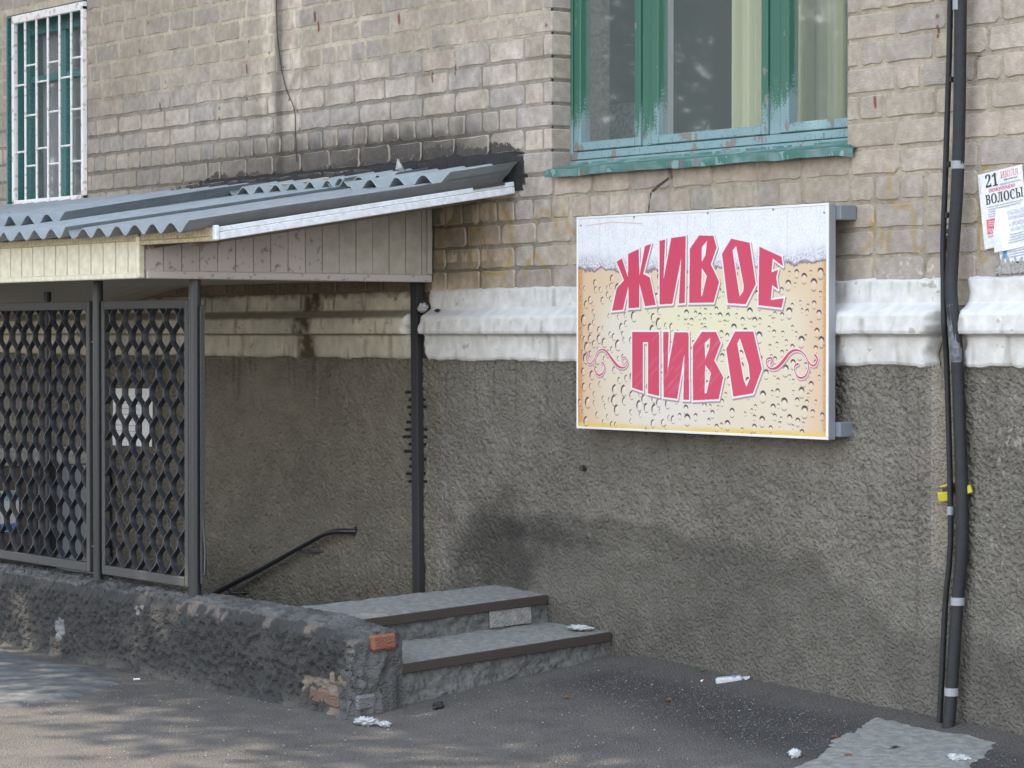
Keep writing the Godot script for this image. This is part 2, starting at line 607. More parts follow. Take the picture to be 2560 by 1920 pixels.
func course_stains() -> Image:
	var w := 2048
	var h := 100
	var a := noise_bytes(w, h, 0.006, 31, 3)
	var b := noise_bytes(w, h, 0.04, 32, 4)
	var c := noise_bytes(w, h, 0.05, 33, 2, 5.0)
	var d := PackedByteArray()
	d.resize(w * h * 3)
	for i in w:
		var x := WX0 + (WX1 - WX0) * (i + 0.5) / w
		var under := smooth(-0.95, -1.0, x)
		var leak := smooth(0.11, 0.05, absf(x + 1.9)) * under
		for j in h:
			var k := j * w + i
			var y := 1.62 - 0.36 * (j + 0.5) / h
			var n1 := a[k] / 255.0 - 0.5
			var n2 := b[k] / 255.0 - 0.5
			var n3 := c[k] / 255.0 - 0.5
			if y > 1.468 and y < 1.512:
				n2 *= 0.25
			var v := 0.88 * (1.0 + n1 * 0.14 + n2 * 0.14)
			var r := v
			var g := v
			var e := v
			if n2 > 0.33:
				r *= 0.66; g *= 0.63; e *= 0.58
			var grime := (clampf(n3 * 1.6 - 0.25, 0.0, 0.3) if y < 1.455 or y > 1.515 else 0.0) + 0.25 * smooth(0.012, 0.0, absf(y - 1.392)) + 0.18 * smooth(1.3, 1.275, y + n2 * 0.02)
			r *= 1.0 - grime; g *= 1.0 - grime * 1.03; e *= 1.0 - grime * 1.08
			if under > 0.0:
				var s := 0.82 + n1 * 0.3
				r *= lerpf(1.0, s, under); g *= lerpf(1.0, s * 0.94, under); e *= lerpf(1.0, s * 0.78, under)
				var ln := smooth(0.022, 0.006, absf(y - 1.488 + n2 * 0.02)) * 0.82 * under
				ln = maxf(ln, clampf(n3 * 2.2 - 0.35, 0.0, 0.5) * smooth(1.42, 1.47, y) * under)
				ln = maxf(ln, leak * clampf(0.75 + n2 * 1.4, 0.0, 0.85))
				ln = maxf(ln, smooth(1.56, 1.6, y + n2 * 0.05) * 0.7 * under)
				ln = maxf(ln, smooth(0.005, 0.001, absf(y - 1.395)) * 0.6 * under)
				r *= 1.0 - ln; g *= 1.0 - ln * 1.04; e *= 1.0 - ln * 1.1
			if j < 3 or j > h - 3:
				# what the upward faces show
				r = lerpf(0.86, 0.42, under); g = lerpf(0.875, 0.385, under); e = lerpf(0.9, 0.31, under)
			if fposmod(x + n1 * 0.1, 0.27) < 0.006 and y < 1.46:
				r *= 0.88; g *= 0.87; e *= 0.84
			d[k * 3] = enc(minf(r, 1.0)); d[k * 3 + 1] = enc(minf(g, 1.0)); d[k * 3 + 2] = enc(clampf(e, 0.0, 1.0))
	return picture(w, h, d)

# old green and pale blue paint flaking off the window
func window_paint() -> Image:
	var w := 1024
	var h := 512
	var a := noise_bytes(w, h, 0.012, 41, 3)
	var b := noise_bytes(w, h, 0.05, 42, 3, 6.0)
	var c := noise_bytes(w, h, 0.2, 43, 2)
	var d := PackedByteArray()
	d.resize(w * h * 3)
	var green := Vector3(0.034, 0.122, 0.08)
	var blue := Vector3(0.19, 0.275, 0.285)
	var wood := Vector3(0.2, 0.17, 0.15)
	for j in h:
		var y := 2.9 - 0.9 * (j + 0.5) / h
		for i in w:
			var x := -0.2 + 2.2 * (i + 0.5) / w
			var k := j * w + i
			var n1 := a[k] / 255.0 - 0.5
			var n2 := b[k] / 255.0 - 0.5
			var n3 := c[k] / 255.0 - 0.5
			var top := 2.34 - 0.1 * smooth(0.1, 0.5, x) + 0.06 * smooth(1.1, 1.3, x)
			var f := smooth(-0.05, 0.04, top - y + n2 * 0.17 + n3 * 0.16 + n1 * 0.12)
			var s := green.lerp(blue, f)
			if y < 2.13:
				s = s.lerp(Vector3(0.05, 0.155, 0.13), clampf(0.8 + n1 * 2.0, 0.0, 1.0))
				if n2 + n1 > 0.3:
					s = Vector3(0.2, 0.3, 0.3)
				if n2 - n1 * 0.5 < -0.3:
					s = Vector3(0.17, 0.13, 0.1)
			elif y < 2.22:
				s = s.lerp(Vector3(0.2, 0.31, 0.33), 0.7)
				if n1 < -0.2 and n2 < 0.1:
					s = wood
				elif absf(n2) < 0.012:
					s *= 0.5
			if n1 + n2 * 0.5 < -0.42:
				s = wood
			s *= 1.0 + n3 * 0.25
			d[k * 3] = enc(s.x); d[k * 3 + 1] = enc(s.y); d[k * 3 + 2] = enc(s.z)
	return picture(w, h, d)

# the printed face of the signboard: foam, beer, drops, lettering and scrolls
func sign_print() -> Image:
	var w := 1024
	var h := 588
	var a := noise_bytes(w, h, 0.02, 51, 3)
	var b := noise_bytes(w, h, 0.12, 52, 2)
	var d := PackedByteArray()
	d.resize(w * h * 3)
	for j in h:
		for i in w:
			var k := j * w + i
			var u := (i + 0.5) / w
			var v := (j + 0.5) / h
			var n1 := a[k] / 255.0 - 0.5
			var n2 := b[k] / 255.0 - 0.5
			var edge := maxf(smooth(0.16, 0.0, u), smooth(0.86, 1.0, u))
			var mid := smooth(0.42, 0.05, Vector2((u - 0.5) * 0.9, (v - 0.52) * 1.0).length())
			var col := Color(0.93, 0.87, 0.77).lerp(Color(0.95, 0.92, 0.78), mid)
			col = col.lerp(Color(0.90, 0.74, 0.6), edge * 0.7)
			col = col.lerp(Color(0.92, 0.8, 0.65), smooth(0.5, 0.26, v) * (1.0 - mid) * 0.7)
			var rim := maxf(smooth(0.03, 0.012, u), smooth(0.978, 0.994, u))
			col = col.lerp(Color(0.85, 0.58, 0.3), rim * clampf(0.7 + n2, 0.0, 1.0))
			col = col.lerp(Color(0.95, 0.80, 0.42), smooth(0.968, 0.99, v) * 0.9)
			var glow := smooth(0.3, 0.0, Vector2(u - 0.38, v - 0.9).length() - n1 * 0.1) * 0.45
			col = col.lerp(Color(0.94, 0.93, 0.95), glow + smooth(0.25, 0.0, Vector2((u - 0.2) * 1.4, v - 0.55).length()) * 0.35)
			var fe := 0.245 + 0.02 * sin(u * 3.1) + n1 * 0.03 + n2 * 0.012
			if v < fe:
				var t := 0.965 + n2 * 0.13 + n1 * 0.05
				var foam := Color(t, t, t * 1.012)
				var lip := smooth(fe - 0.11, fe, v)
				foam = foam.lerp(Color(0.58, 0.55, 0.62), lip * clampf(0.3 + n2 * 2.2, 0.0, 0.9))
				if fe - v < 0.012:
					foam = foam.lerp(Color(0.42, 0.3, 0.3), 0.55)
				col = foam
			d[k * 3] = clampi(int(col.r * 255), 0, 255)
			d[k * 3 + 1] = clampi(int(col.g * 255), 0, 255)
			d[k * 3 + 2] = clampi(int(col.b * 255), 0, 255)
	var im := picture(w, h, d)
	# faint dirt on the top of the board
	for k in 16:
		var q0 := Vector2(rng.randf() * w, rng.randf_range(2, 10))
		stroke(im, [q0, q0 + Vector2(rng.randf_range(-3, 3), rng.randf_range(20, 120))], rng.randf_range(2.0, 5.0), Color(0.7, 0.64, 0.58, 0.1), 0.9)
	stroke(im, [Vector2(40, 20), Vector2(150, 14), Vector2(290, 22)], 2.5, Color(0.8, 0.55, 0.4, 0.35), 0.9)
	# drops
	var spots := []
	var tries := 0
	while spots.size() < 380 and tries < 40000:
		tries += 1
		var r := 5.5 + 9.5 * pow(rng.randf(), 1.5)
		var p := Vector2(rng.randf_range(8, w - 8), rng.randf_range(h * 0.285, h - 8))
		var ok := true
		for s in spots:
			if p.distance_to(Vector2(s.x, s.y)) < (r + s.z) * 1.06:
				ok = false
				break
		if ok:
			spots.append(Vector3(p.x, p.y, r))
	for s in spots:
		var r: float = s.z
		var left: bool = s.x < w * 0.42
		for y in range(int(s.y - r * 1.25), int(s.y + r * 1.25) + 1):
			for x in range(int(s.x - r), int(s.x + r) + 1):
				if x < 0 or y < 0 or x >= w or y >= h:
					continue
				var q := Vector2((x - s.x) / r, (y - s.y) / (r * 1.2))
				var l := q.length()
				if l > 1.0:
					continue
				var o := im.get_pixel(x, y)
				var dk := 0.0
				if l > 0.62:
					var dir := Vector2(-0.8, -0.6) if left else Vector2(0.1, -1.0)
					dk = smooth(0.1, 0.9, q.normalized().dot(dir)) * smooth(0.5, 0.78, l) * 0.95
					dk = maxf(dk, smooth(0.5, 1.0, q.normalized().y) * smooth(0.7, 0.95, l) * 0.5)
				o = o.lerp(Color(0.97, 0.93, 0.87), 0.3 * (1.0 - l))
				o = o.lerp(Color(0.24, 0.15, 0.16), dk)
				if q.distance_to(Vector2(0.15, -0.42)) < 0.18:
					o = o.lerp(Color.WHITE, 0.8)
				im.set_pixel(x, y, o)
	var red := Color(0.86, 0.27, 0.40)
	var white := Color(0.97, 0.96, 0.96)
	var shade := Color(0.66, 0.6, 0.58)
	var outer := {
		"zhe": [171, 212, 194, 197, 220, 286, 221, 177, 266, 156, 269, 280, 292, 144, 318, 134, 285, 273, 313, 290, 338, 419, 293, 424, 269, 318, 269, 430, 223, 433, 222, 327, 199, 439, 151, 444, 172, 336, 203, 301],
		"i": [353, 122, 377, 117, 370, 302, 402, 111, 461, 105, 458, 412, 433, 413, 443, 203, 407, 414, 354, 417],
		"ve": [478, 164, 515, 105, 572, 110, 585, 163, 562, 238, 595, 318, 573, 412, 475, 412],
		"o": [606, 192, 642, 126, 713, 148, 737, 332, 699, 421, 629, 415],
		"ye": [750, 167, 834, 215, 839, 257, 801, 221, 796, 282, 821, 271, 814, 306, 821, 358, 799, 338, 794, 404, 842, 397, 834, 439, 747, 426],
		"pe": [238, 544, 352, 544, 353, 842, 306, 831, 306, 591, 284, 591, 284, 822, 238, 806],
		"i2": [369, 545, 392, 545, 387, 728, 416, 545, 473, 547, 476, 856, 452, 856, 456, 646, 427, 852, 371, 846],
		"ve2": [490, 607, 525, 545, 583, 544, 602, 594, 576, 673, 612, 749, 594, 848, 491, 857],
		"o2": [623, 621, 657, 543, 728, 542, 761, 708, 727, 817, 651, 835],
	}
	var holes := [
		["ve", [526, 158, 547, 131, 541, 195, 525, 227]], ["ve", [526, 253, 546, 291, 528, 378, 523, 383]], ["o", [647, 180, 661, 159, 691, 339, 689, 363, 675, 387]],
		["ve2", [538, 595, 560, 570, 556, 620, 540, 668]], ["ve2", [540, 694, 563, 730, 546, 821, 538, 824]], ["o2", [666, 597, 676, 572, 710, 691, 715, 751, 702, 789, 691, 758]],
	]
	var to_px := func(l: Array) -> PackedVector2Array:
		var p := PackedVector2Array()
		for k in range(0, l.size(), 2):
			p.append(Vector2(l[k] * 0.001 * w, l[k + 1] * 0.001 * h))
		return p
	var back := im.duplicate() as Image
	for key in outer:
		var p: PackedVector2Array = to_px.call(outer[key])
		for g in Geometry2D.offset_polygon(p, 6.0, Geometry2D.JOIN_MITER):
			var moved := PackedVector2Array()
			for q in g:
				moved.append(q + Vector2(3, 4))
			fill_poly(im, moved, shade)
	for key in outer:
		for g in Geometry2D.offset_polygon(to_px.call(outer[key]), 5.0, Geometry2D.JOIN_MITER):
			fill_poly(im, g, white)
	for key in outer:
		fill_poly(im, to_px.call(outer[key]), red)
	# pale streaks where the lower word has faded
	for k in 26:
		var sx := rng.randf_range(0.24, 0.62)
		var p0 := Vector2(sx * w, rng.randf_range(0.56, 0.84) * h)
		for s in 14:
			var q := p0 + Vector2(s * 3.4, -s * 2.6)
			var rr := 7.0
			for y in range(int(q.y - rr), int(q.y + rr)):
				for x in range(int(q.x - rr), int(q.x + rr)):
					if x < 0 or y < 0 or x >= w or y >= h:
						continue
					var o := im.get_pixel(x, y)
					if o.r - o.g > 0.3:
						var fd := 1.0 - smooth(0.2, 1.0, Vector2(x - q.x, y - q.y).length() / rr)
						im.set_pixel(x, y, o.lerp(Color(0.93, 0.68, 0.78), 0.11 * fd))
	for e in holes:
		var p: PackedVector2Array = to_px.call(e[1])
		fill_poly(im, p, white)
		for g in Geometry2D.offset_polygon(p, -4.0, Geometry2D.JOIN_MITER):
			# what the print shows inside the letter
			var lo := Vector2(1e9, 1e9)
			var hi := -lo
			for q in g:
				lo = lo.min(q); hi = hi.max(q)
			for y in range(int(lo.y), int(hi.y) + 1):
				for x in range(int(lo.x), int(hi.x) + 1):
					if Geometry2D.is_point_in_polygon(Vector2(x + 0.5, y + 0.5), g):
						im.set_pixel(x, y, back.get_pixel(x, y))
	var scrolls := [
		[200, 691, 8, 194, 680, 10, 198, 664, 13, 209, 664, 13, 218, 680, 9, 217, 696, 10, 206, 711, 18, 190, 712, 28, 173, 702, 40, 157, 681, 40, 143, 660, 35, 130, 641, 28, 118, 630, 23, 104, 628, 18, 90, 637, 13, 80, 653, 10],
		[80, 653, 10, 74, 677, 10, 71, 701, 13, 75, 725, 18, 84, 744, 23, 95, 751, 23, 107, 744, 23, 116, 730, 13, 119, 712, 10, 115, 696, 15, 106, 689, 23],
		[45, 651, 23, 38, 666, 15, 42, 685, 13, 51, 697, 15, 62, 691, 13, 71, 675, 8],
		[793, 686, 18, 799, 675, 24, 797, 661, 24, 786, 660, 21, 778, 670, 15, 779, 689, 15, 788, 703, 18, 802, 707, 27, 818, 700, 43, 833, 683, 52, 848, 661, 52, 861, 640, 43, 876, 627, 34, 889, 624, 27, 906, 629, 18, 921, 645, 15],
		[921, 645, 15, 930, 668, 15, 934, 689, 15, 931, 714, 18, 923, 735, 24, 911, 744, 27, 898, 742, 24, 887, 727, 12, 882, 706, 12, 886, 689, 21, 896, 684, 31],
		[956, 643, 27, 965, 660, 27, 962, 679, 24, 953, 690, 24, 941, 686, 18, 935, 673, 9],
	]
	for layer in 3:
		for l in scrolls:
			var c := Curve2D.new()
			var n: int = l.size() / 3
			for k in n:
				var p := Vector2(l[k * 3] * 0.001 * w, l[k * 3 + 1] * 0.001 * h)
				var nx := Vector2(l[mini(k + 1, n - 1) * 3] * 0.001 * w, l[mini(k + 1, n - 1) * 3 + 1] * 0.001 * h)
				var pv := Vector2(l[maxi(k - 1, 0) * 3] * 0.001 * w, l[maxi(k - 1, 0) * 3 + 1] * 0.001 * h)
				var t := (nx - pv) / 6.0
				c.add_point(p, -t, t)
			for k in n - 1:
				for s in 8:
					var f := s / 8.0
					var p := c.sample(k, f)
					var r: float = lerpf(l[k * 3 + 2], l[k * 3 + 5], f) * 0.0001 * h * 1.5
					if layer == 0:
						blob(im, p.x + 2.5, p.y + 3.5, r + 4.0, shade, 0.4)
					elif layer == 1:
						blob(im, p.x, p.y, r + 3.4, white, 0.3)
					else:
						blob(im, p.x, p.y, r + 0.9, red, 0.3)
	return im
# ------------------------------------------------------------------ the lie of the ground
func ground_y(x: float, z: float) -> float:
	var w := clampf(1.0 - z / 1.3, 0.0, 1.0)
	var y := -0.09 + w * (0.155 - 0.034 * clampf(x - 0.47, -0.2, 6.0)) - 0.01 * maxf(z - 1.3, 0.0)
	if z > 14.0:
		y = lerpf(y, -0.25, clampf((z - 14.0) / 20.0, 0.0, 1.0))
	return y

func roof_y(z: float) -> float:
	return 2.086 - 0.157 * z

# star-shaped flat patch laid on the ground
func ground_patch(outline: Array, centre: Vector2, lift: float, ragged: float, seed_no: int) -> ArrayMesh:
	var f := func(u: float, v: float) -> Vector3:
		var t := fposmod(u, 1.0) * outline.size()
		var i := int(t) % outline.size()
		var p: Vector2 = outline[i].lerp(outline[(i + 1) % outline.size()], t - int(t))
		var a := (p - centre).angle()
		var r := 1.0 + ragged * (nz.get_noise_3d(cos(a) * 420.0, sin(a) * 420.0, seed_no * 97.0) + 0.6 * nz.get_noise_3d(cos(a) * 1500.0, sin(a) * 1500.0, seed_no * 57.0))
		var q := centre + (p - centre) * r * v
		var y := ground_y(q.x, q.y) + lift + 0.0015 * nz.get_noise_2d(q.x * 900.0, q.y * 900.0)
		if v > 0.97:
			y -= lift + 0.012
		return Vector3(q.x, y, q.y)
	return grid(160, 14, f, true)

# ------------------------------------------------------------------ bricks
func brick_shape(w: float, h: float) -> ArrayMesh:
	var st := new_st()
	var pts := []
	for cnr in 4:
		var cx := (w * 0.5) * (1 if cnr in [0, 1] else -1)
		var cy := (h * 0.5) * (1 if cnr in [0, 3] else -1)
		var r := rng.randf_range(0.006, 0.024)
		var ctr := Vector2(cx - signf(cx) * r, cy - signf(cy) * r)
		var a0: float = [PI / 2, 0.0, -PI / 2, PI][cnr]
		for k in 3:
			var a := a0 - k * PI / 4
			pts.append(ctr + Vector2(cos(a), sin(a)) * r + Vector2(rng.randf_range(-1, 1), rng.randf_range(-1, 1)) * 0.003)
		var nxt: Vector2 = [Vector2(w * 0.5, 0), Vector2(0, -h * 0.5), Vector2(-w * 0.5, 0), Vector2(0, h * 0.5)][cnr]
		pts.append(nxt + Vector2(rng.randf_range(-1, 1), rng.randf_range(-1, 1)) * 0.003)
	var n := pts.size()
	var top := 0.0035
	for k in n:
		var a: Vector2 = pts[k]
		var b: Vector2 = pts[(k + 1) % n]
		var ai := a * (1.0 - 0.0075 / maxf(a.length(), 0.03))
		var bi := b * (1.0 - 0.0075 / maxf(b.length(), 0.03))
		tri(st, Vector3(0, 0, top + 0.0006), Vector3(ai.x, ai.y, top), Vector3(bi.x, bi.y, top))
		quad(st, Vector3(a.x, a.y, -0.005), Vector3(b.x, b.y, -0.005), Vector3(bi.x, bi.y, top), Vector3(ai.x, ai.y, top))
	return done(st)

const COURSE := 0.1003

func brick_rows() -> Array:
	# [x0, x1, y0, deep] for every brick of the facade
	var out := []
	for n in 26:
		var y := 1.588 + n * COURSE
		var header: bool = n % 4 == 3
		var segs := []
		var cuts := []
		if y > 2.05 and y < 3.5:
			cuts.append([0.0, 1.83])
		if y > 2.05 and y < 3.2:
			cuts.append([-5.3, -4.29])
		var x1 := 4.2
		for c in cuts:
			segs.append([c[1], x1])
			x1 = c[0]
		segs.append([-6.9, x1])
		for s in segs:
			var xs := []
			var right: float = s[1]
			var left: float = s[0]
			var at_jamb: bool = right < 4.0
			var from_left: bool = not at_jamb and left > 0.0
			var run := []
			var len_left := right - left
			# lengths from the jamb outwards
			if at_jamb or from_left:
				if n % 2 == 0:
					run = [0.055, 0.122]
				else:
					run = [0.25]
			else:
				run = [0.12 if n % 2 == 0 else 0.25]
			var used := 0.0
			for r in run:
				used += r + 0.012
			while used < len_left - 0.03:
				var l := 0.12 if header else 0.25
				if not header and rng.randf() < 0.03:
					l = 0.12
				l += rng.randf_range(-0.005, 0.005)
				if used + l > len_left:
					l = len_left - used
				run.append(l)
				used += l + 0.012
			var p := left if from_left else right
			for k in run.size():
				var l: float = run[k]
				if l < 0.02:
					continue
				if from_left:
					out.append([p, p + l, y, k == 0])
					p += l + 0.012
				else:
					out.append([p - l, p, y, k < 2 and at_jamb])
					p -= l + 0.012
	return out

func mortar_colour(p: Vector3) -> Color:
	var t := smooth(2.5, 2.82, p.y) * smooth(0.2, -0.2, p.x)
	var c := Vector3(0.28, 0.25, 0.205).lerp(Vector3(0.52, 0.46, 0.36), t)
	if p.x > 0.0:
		c = Vector3(0.39, 0.34, 0.265)
	c *= 1.0 + 0.25 * nz.get_noise_3d(p.x * 300.0, p.y * 300.0, 3.0)
	return Color(c.x, c.y, c.z) * (1.0 / NEUTRAL)

func build_wall() -> void:
	var bld := thing("apartment_building", "pale silicate brick apartment building with a white string course above a grey roughcast plinth", "building")
	var holes := [[0.0, 1.83, 2.085, 3.55], [-5.3, -4.29, 2.1, 3.25]]
	# solid masonry behind the bricks
	var st := new_st()
	for p in [[-7.0, -5.306, -3.0, 4.2], [-5.306, -4.284, -3.0, 2.094], [-5.306, -4.284, 3.256, 4.2], [-4.284, -0.006, -3.0, 4.2], [-0.006, 1.836, -3.0, 2.079], [-0.006, 1.836, 3.556, 4.2], [1.836, 4.4, -3.0, 4.2]]:
		box_between(st, Vector3(p[0], p[2], -0.32), Vector3(p[1], p[3], -0.016), 0.0)
	put("masonry", done(st), M.masonry, bld)
	put("upper_wall", span(Vector3(-7.0, 4.2, -0.32), Vector3(4.4, 9.0, -0.004), 0.0), M.upper_wall, bld)
	# mortar beds
	for p in [[-7.0, -5.306, 1.5, 4.2], [-5.306, -4.284, 1.5, 2.094], [-5.306, -4.284, 3.256, 4.2], [-4.284, -0.006, 1.5, 4.2], [-0.006, 1.836, 1.5, 2.079], [-0.006, 1.836, 3.556, 4.2], [1.836, 4.4, 1.5, 4.2]]:
		var w: float = p[1] - p[0]
		var h: float = p[3] - p[2]
		put("mortar_bed", grid(maxi(4, int(w / 0.02)), maxi(4, int(h / 0.02)), func(u, v):
			var x: float = p[0] + w * u
			var y: float = p[2] + h * v
			var flush := smooth(2.45, 2.8, y) * smooth(0.2, -0.1, x)
			return Vector3(x, y, lerpf(-0.0024, 0.0014, flush) + 0.0028 * nz.get_noise_2d(x * 1400.0, y * 1400.0) + 0.002 * nz.get_noise_2d(x * 4200.0, y * 4200.0)), false, mortar_colour), M.mortar, bld)
	# bricks: one by one where they show largest, the rest in one piece
	var long_shapes := []
	var short_shapes := []
	for k in 8:
		long_shapes.append(brick_shape(0.25, 0.0885))
		short_shapes.append(brick_shape(0.12, 0.0885))
	var seen := []
	var rest := []
	for b in brick_rows():
		var cx: float = (b[0] + b[1]) * 0.5
		var cy: float = b[2] + 0.05
		var shown: bool = cx > -5.5 and cx < 2.95 and cy < 2.62 - 0.094 * (cx - 2.7) + 0.1
		if cx > 0.3 and cx < 1.75 and cy < 1.87:
			shown = false
		if cx < -0.95 and cy < 2.14:
			shown = false
		if shown:
			seen.append(b)
		else:
			rest.append(b)
	seen.sort_custom(func(p, q): return p[0] > q[0])
	while seen.size() > 300:
		rest.append(seen.pop_back())
	for b in seen:
		var w: float = b[1] - b[0]
		var o := MeshInstance3D.new()
		o.name = "brick"
		bld.add_child(o, true)
		o.material_override = M.brick[rng.randi() % M.brick.size()]
		o.position = Vector3((b[0] + b[1]) * 0.5, b[2] + 0.044 + rng.randf_range(-0.0015, 0.0015), rng.randf_range(-0.001, 0.0015))
		if b[3]:
			o.mesh = box_mesh(Vector3(0, 0, -0.066), Vector3(w, 0.0885, 0.138), 0.005)
		else:
			var is_long := w > 0.18
			o.mesh = (long_shapes if is_long else short_shapes)[rng.randi() % 8]
			o.scale = Vector3(w / (0.25 if is_long else 0.12), 1.0, 1.0)
			o.rotation.z = rng.randf_range(-0.007, 0.007)
			o.rotation.y = rng.randf_range(-0.006, 0.006)
	var vs := PackedVector3Array()
	var ns := PackedVector3Array()
	var cs := PackedColorArray()
	for b in rest:
		var w: float = b[1] - b[0]
		var is_long := w > 0.18
		var me: ArrayMesh = (long_shapes if is_long else short_shapes)[rng.randi() % 8]
		var xf := Transform3D(Basis.from_euler(Vector3(0, 0, rng.randf_range(-0.006, 0.006))), Vector3((b[0] + b[1]) * 0.5, b[2] + 0.044, rng.randf_range(-0.001, 0.0015)))
		if b[3]:
			me = box_mesh(Vector3(0, 0, -0.066), Vector3(w, 0.0885, 0.138), 0.005)
		else:
			xf.basis.x *= w / (0.25 if is_long else 0.12)
		var arr := me.surface_get_arrays(0)
		var pv: PackedVector3Array = arr[Mesh.ARRAY_VERTEX]
		var pn: PackedVector3Array = arr[Mesh.ARRAY_NORMAL]
		var ix = arr[Mesh.ARRAY_INDEX]
		var c: Color = M.brick[rng.randi() % M.brick.size()].albedo_color.srgb_to_linear()
		if ix == null or ix.size() == 0:
			for k in pv.size():
				vs.append(xf * pv[k]); ns.append((xf.basis * pn[k]).normalized()); cs.append(c)
		else:
			for k in ix:
				vs.append(xf * pv[k]); ns.append((xf.basis * pn[k]).normalized()); cs.append(c)
	var arr2 := []
	arr2.resize(Mesh.ARRAY_MAX)
	arr2[Mesh.ARRAY_VERTEX] = vs
	arr2[Mesh.ARRAY_NORMAL] = ns
	arr2[Mesh.ARRAY_COLOR] = cs
	var am := ArrayMesh.new()
	am.add_surface_from_arrays(Mesh.PRIMITIVE_TRIANGLES, arr2)
	stuff(put("brickwork", am, M.brick_rest, bld))
	# plinth
	var pf := func(x: float, y: float) -> float:
		var wx := nz2.get_noise_2d(x * 900.0, y * 900.0) * 0.01
		var t := nz.get_noise_3d((x + wx) * 3300.0 + y * 1100.0, (y + wx) * 4200.0, 5.0)
		var band := 0.52 if x > -0.3 else 0.0
		var rough := lerpf(0.35, 1.0, smooth(band - 0.12, band + 0.1, y + 0.12 * nz3.get_noise_2d(x * 180.0, y * 180.0)))
		var h := (smooth(-0.42, -0.1, t) * 0.0095) * rough
		h += nz2.get_noise_2d(x * 300.0, y * 300.0) * 0.006
		if x > 2.29 and x < 2.41 and y > 0.42:
			h = 0.002 + nz2.get_noise_2d(x * 700.0, y * 700.0) * 0.001
		return 0.022 + h
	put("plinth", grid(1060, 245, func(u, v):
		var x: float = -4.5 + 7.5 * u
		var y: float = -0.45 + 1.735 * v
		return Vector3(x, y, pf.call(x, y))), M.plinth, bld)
	put("plinth", span(Vector3(3.0, -0.4, -0.012), Vector3(4.4, 1.285, 0.026), 0.0), M.plinth, bld)
	put("plinth", span(Vector3(-7.0, -0.45, -0.012), Vector3(-4.5, 1.285, 0.026), 0.0), M.plinth, bld)
	put("plinth", span(Vector3(-7.0, -2.6, -0.012), Vector3(0.4, -0.452, 0.02), 0.0), M.plinth, bld)
	# string course in three lengths, chipped at the ends
	var prof := [[1.604, -0.004], [1.59, 0.018], [1.512, 0.022], [1.503, 0.03], [1.478, 0.076], [1.464, 0.086], [1.41, 0.09], [1.398, 0.086], [1.394, 0.058], [1.386, 0.052], [1.295, 0.05], [1.284, 0.045], [1.278, 0.02], [1.276, -0.004]]
	for seg in [[-7.0, -1.0], [-0.925, 2.36], [2.452, 4.4]]:
		var x0: float = seg[0]
		var x1: float = seg[1]
		var nu := int((x1 - x0) / 0.018)
		var f := func(u: float, v: float) -> Vector3:
			var x: float = lerpf(x0, x1, u)
			var q := v * (prof.size() - 1)
			var k := mini(int(q), prof.size() - 2)
			var y: float = lerpf(prof[k][0], prof[k + 1][0], q - k)
			var z: float = lerpf(prof[k][1], prof[k + 1][1], q - k)
			var wob := nz2.get_noise_2d(x * 300.0, 7.0) * 0.004 + nz.get_noise_2d(x * 1600.0, 3.0) * 0.004
			if k >= 6 and k <= 9:
				y += wob * 0.35
			if k >= 10:
				y += nz2.get_noise_2d(x * 500.0, 91.0) * 0.009 + nz.get_noise_2d(x * 1900.0, 45.0) * 0.004
			if k <= 1:
				y += nz2.get_noise_2d(x * 500.0, 55.0) * 0.006
			z += nz.get_noise_3d(x * 400.0, y * 400.0, 4.0) * 0.0006 + nz.get_noise_3d(x * 2600.0, y * 2600.0, 4.0) * 0.0004
			# broken ends
			var e := minf(x - x0 if x0 > -6.0 else 9.0, x1 - x if x1 < 4.0 else 9.0)
			if e < 0.06:
				z *= smooth(-0.012, 0.035, e + 0.018 * nz.get_noise_2d(y * 1500.0, x0 * 50.0))
				x += 0.012 * nz2.get_noise_2d(y * 900.0, x0 * 30.0)
			if x0 == -0.925 and e < 0.13 and x > 2.0:
				x -= maxf(0.0, 0.06 * smooth(1.49, 1.3, y)) * (1.0 - e / 0.13)
			if e <= 0.0:
				z = -0.01
			return Vector3(x, y, z)
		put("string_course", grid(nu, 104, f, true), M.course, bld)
	# inner shells of the rooms behind the two windows
	for r in [[-3.4, 2.3, 1.75, 3.9, -2.8], [-5.7, -3.9, 1.8, 3.6, -2.2]]:
		var s2 := new_st()
		box_between(s2, Vector3(r[0] - 0.1, r[2] - 0.1, r[4] - 0.1), Vector3(r[1] + 0.1, r[2], -0.33), 0.0)
		box_between(s2, Vector3(r[0] - 0.1, r[3], r[4] - 0.1), Vector3(r[1] + 0.1, r[3] + 0.1, -0.33), 0.0)
		box_between(s2, Vector3(r[0] - 0.1, r[2] + 0.002, r[4] - 0.1), Vector3(r[1] + 0.1, r[3] - 0.002, r[4]), 0.0)
		box_between(s2, Vector3(r[0] - 0.1, r[2] + 0.002, r[4] + 0.002), Vector3(r[0], r[3] - 0.002, -0.33), 0.0)
		box_between(s2, Vector3(r[1], r[2] + 0.002, r[4] + 0.002), Vector3(r[1] + 0.1, r[3] - 0.002, -0.33), 0.0)
		put("room_shell", done(s2), M.room, bld)
	build_window(bld)
	build_small_window(bld)

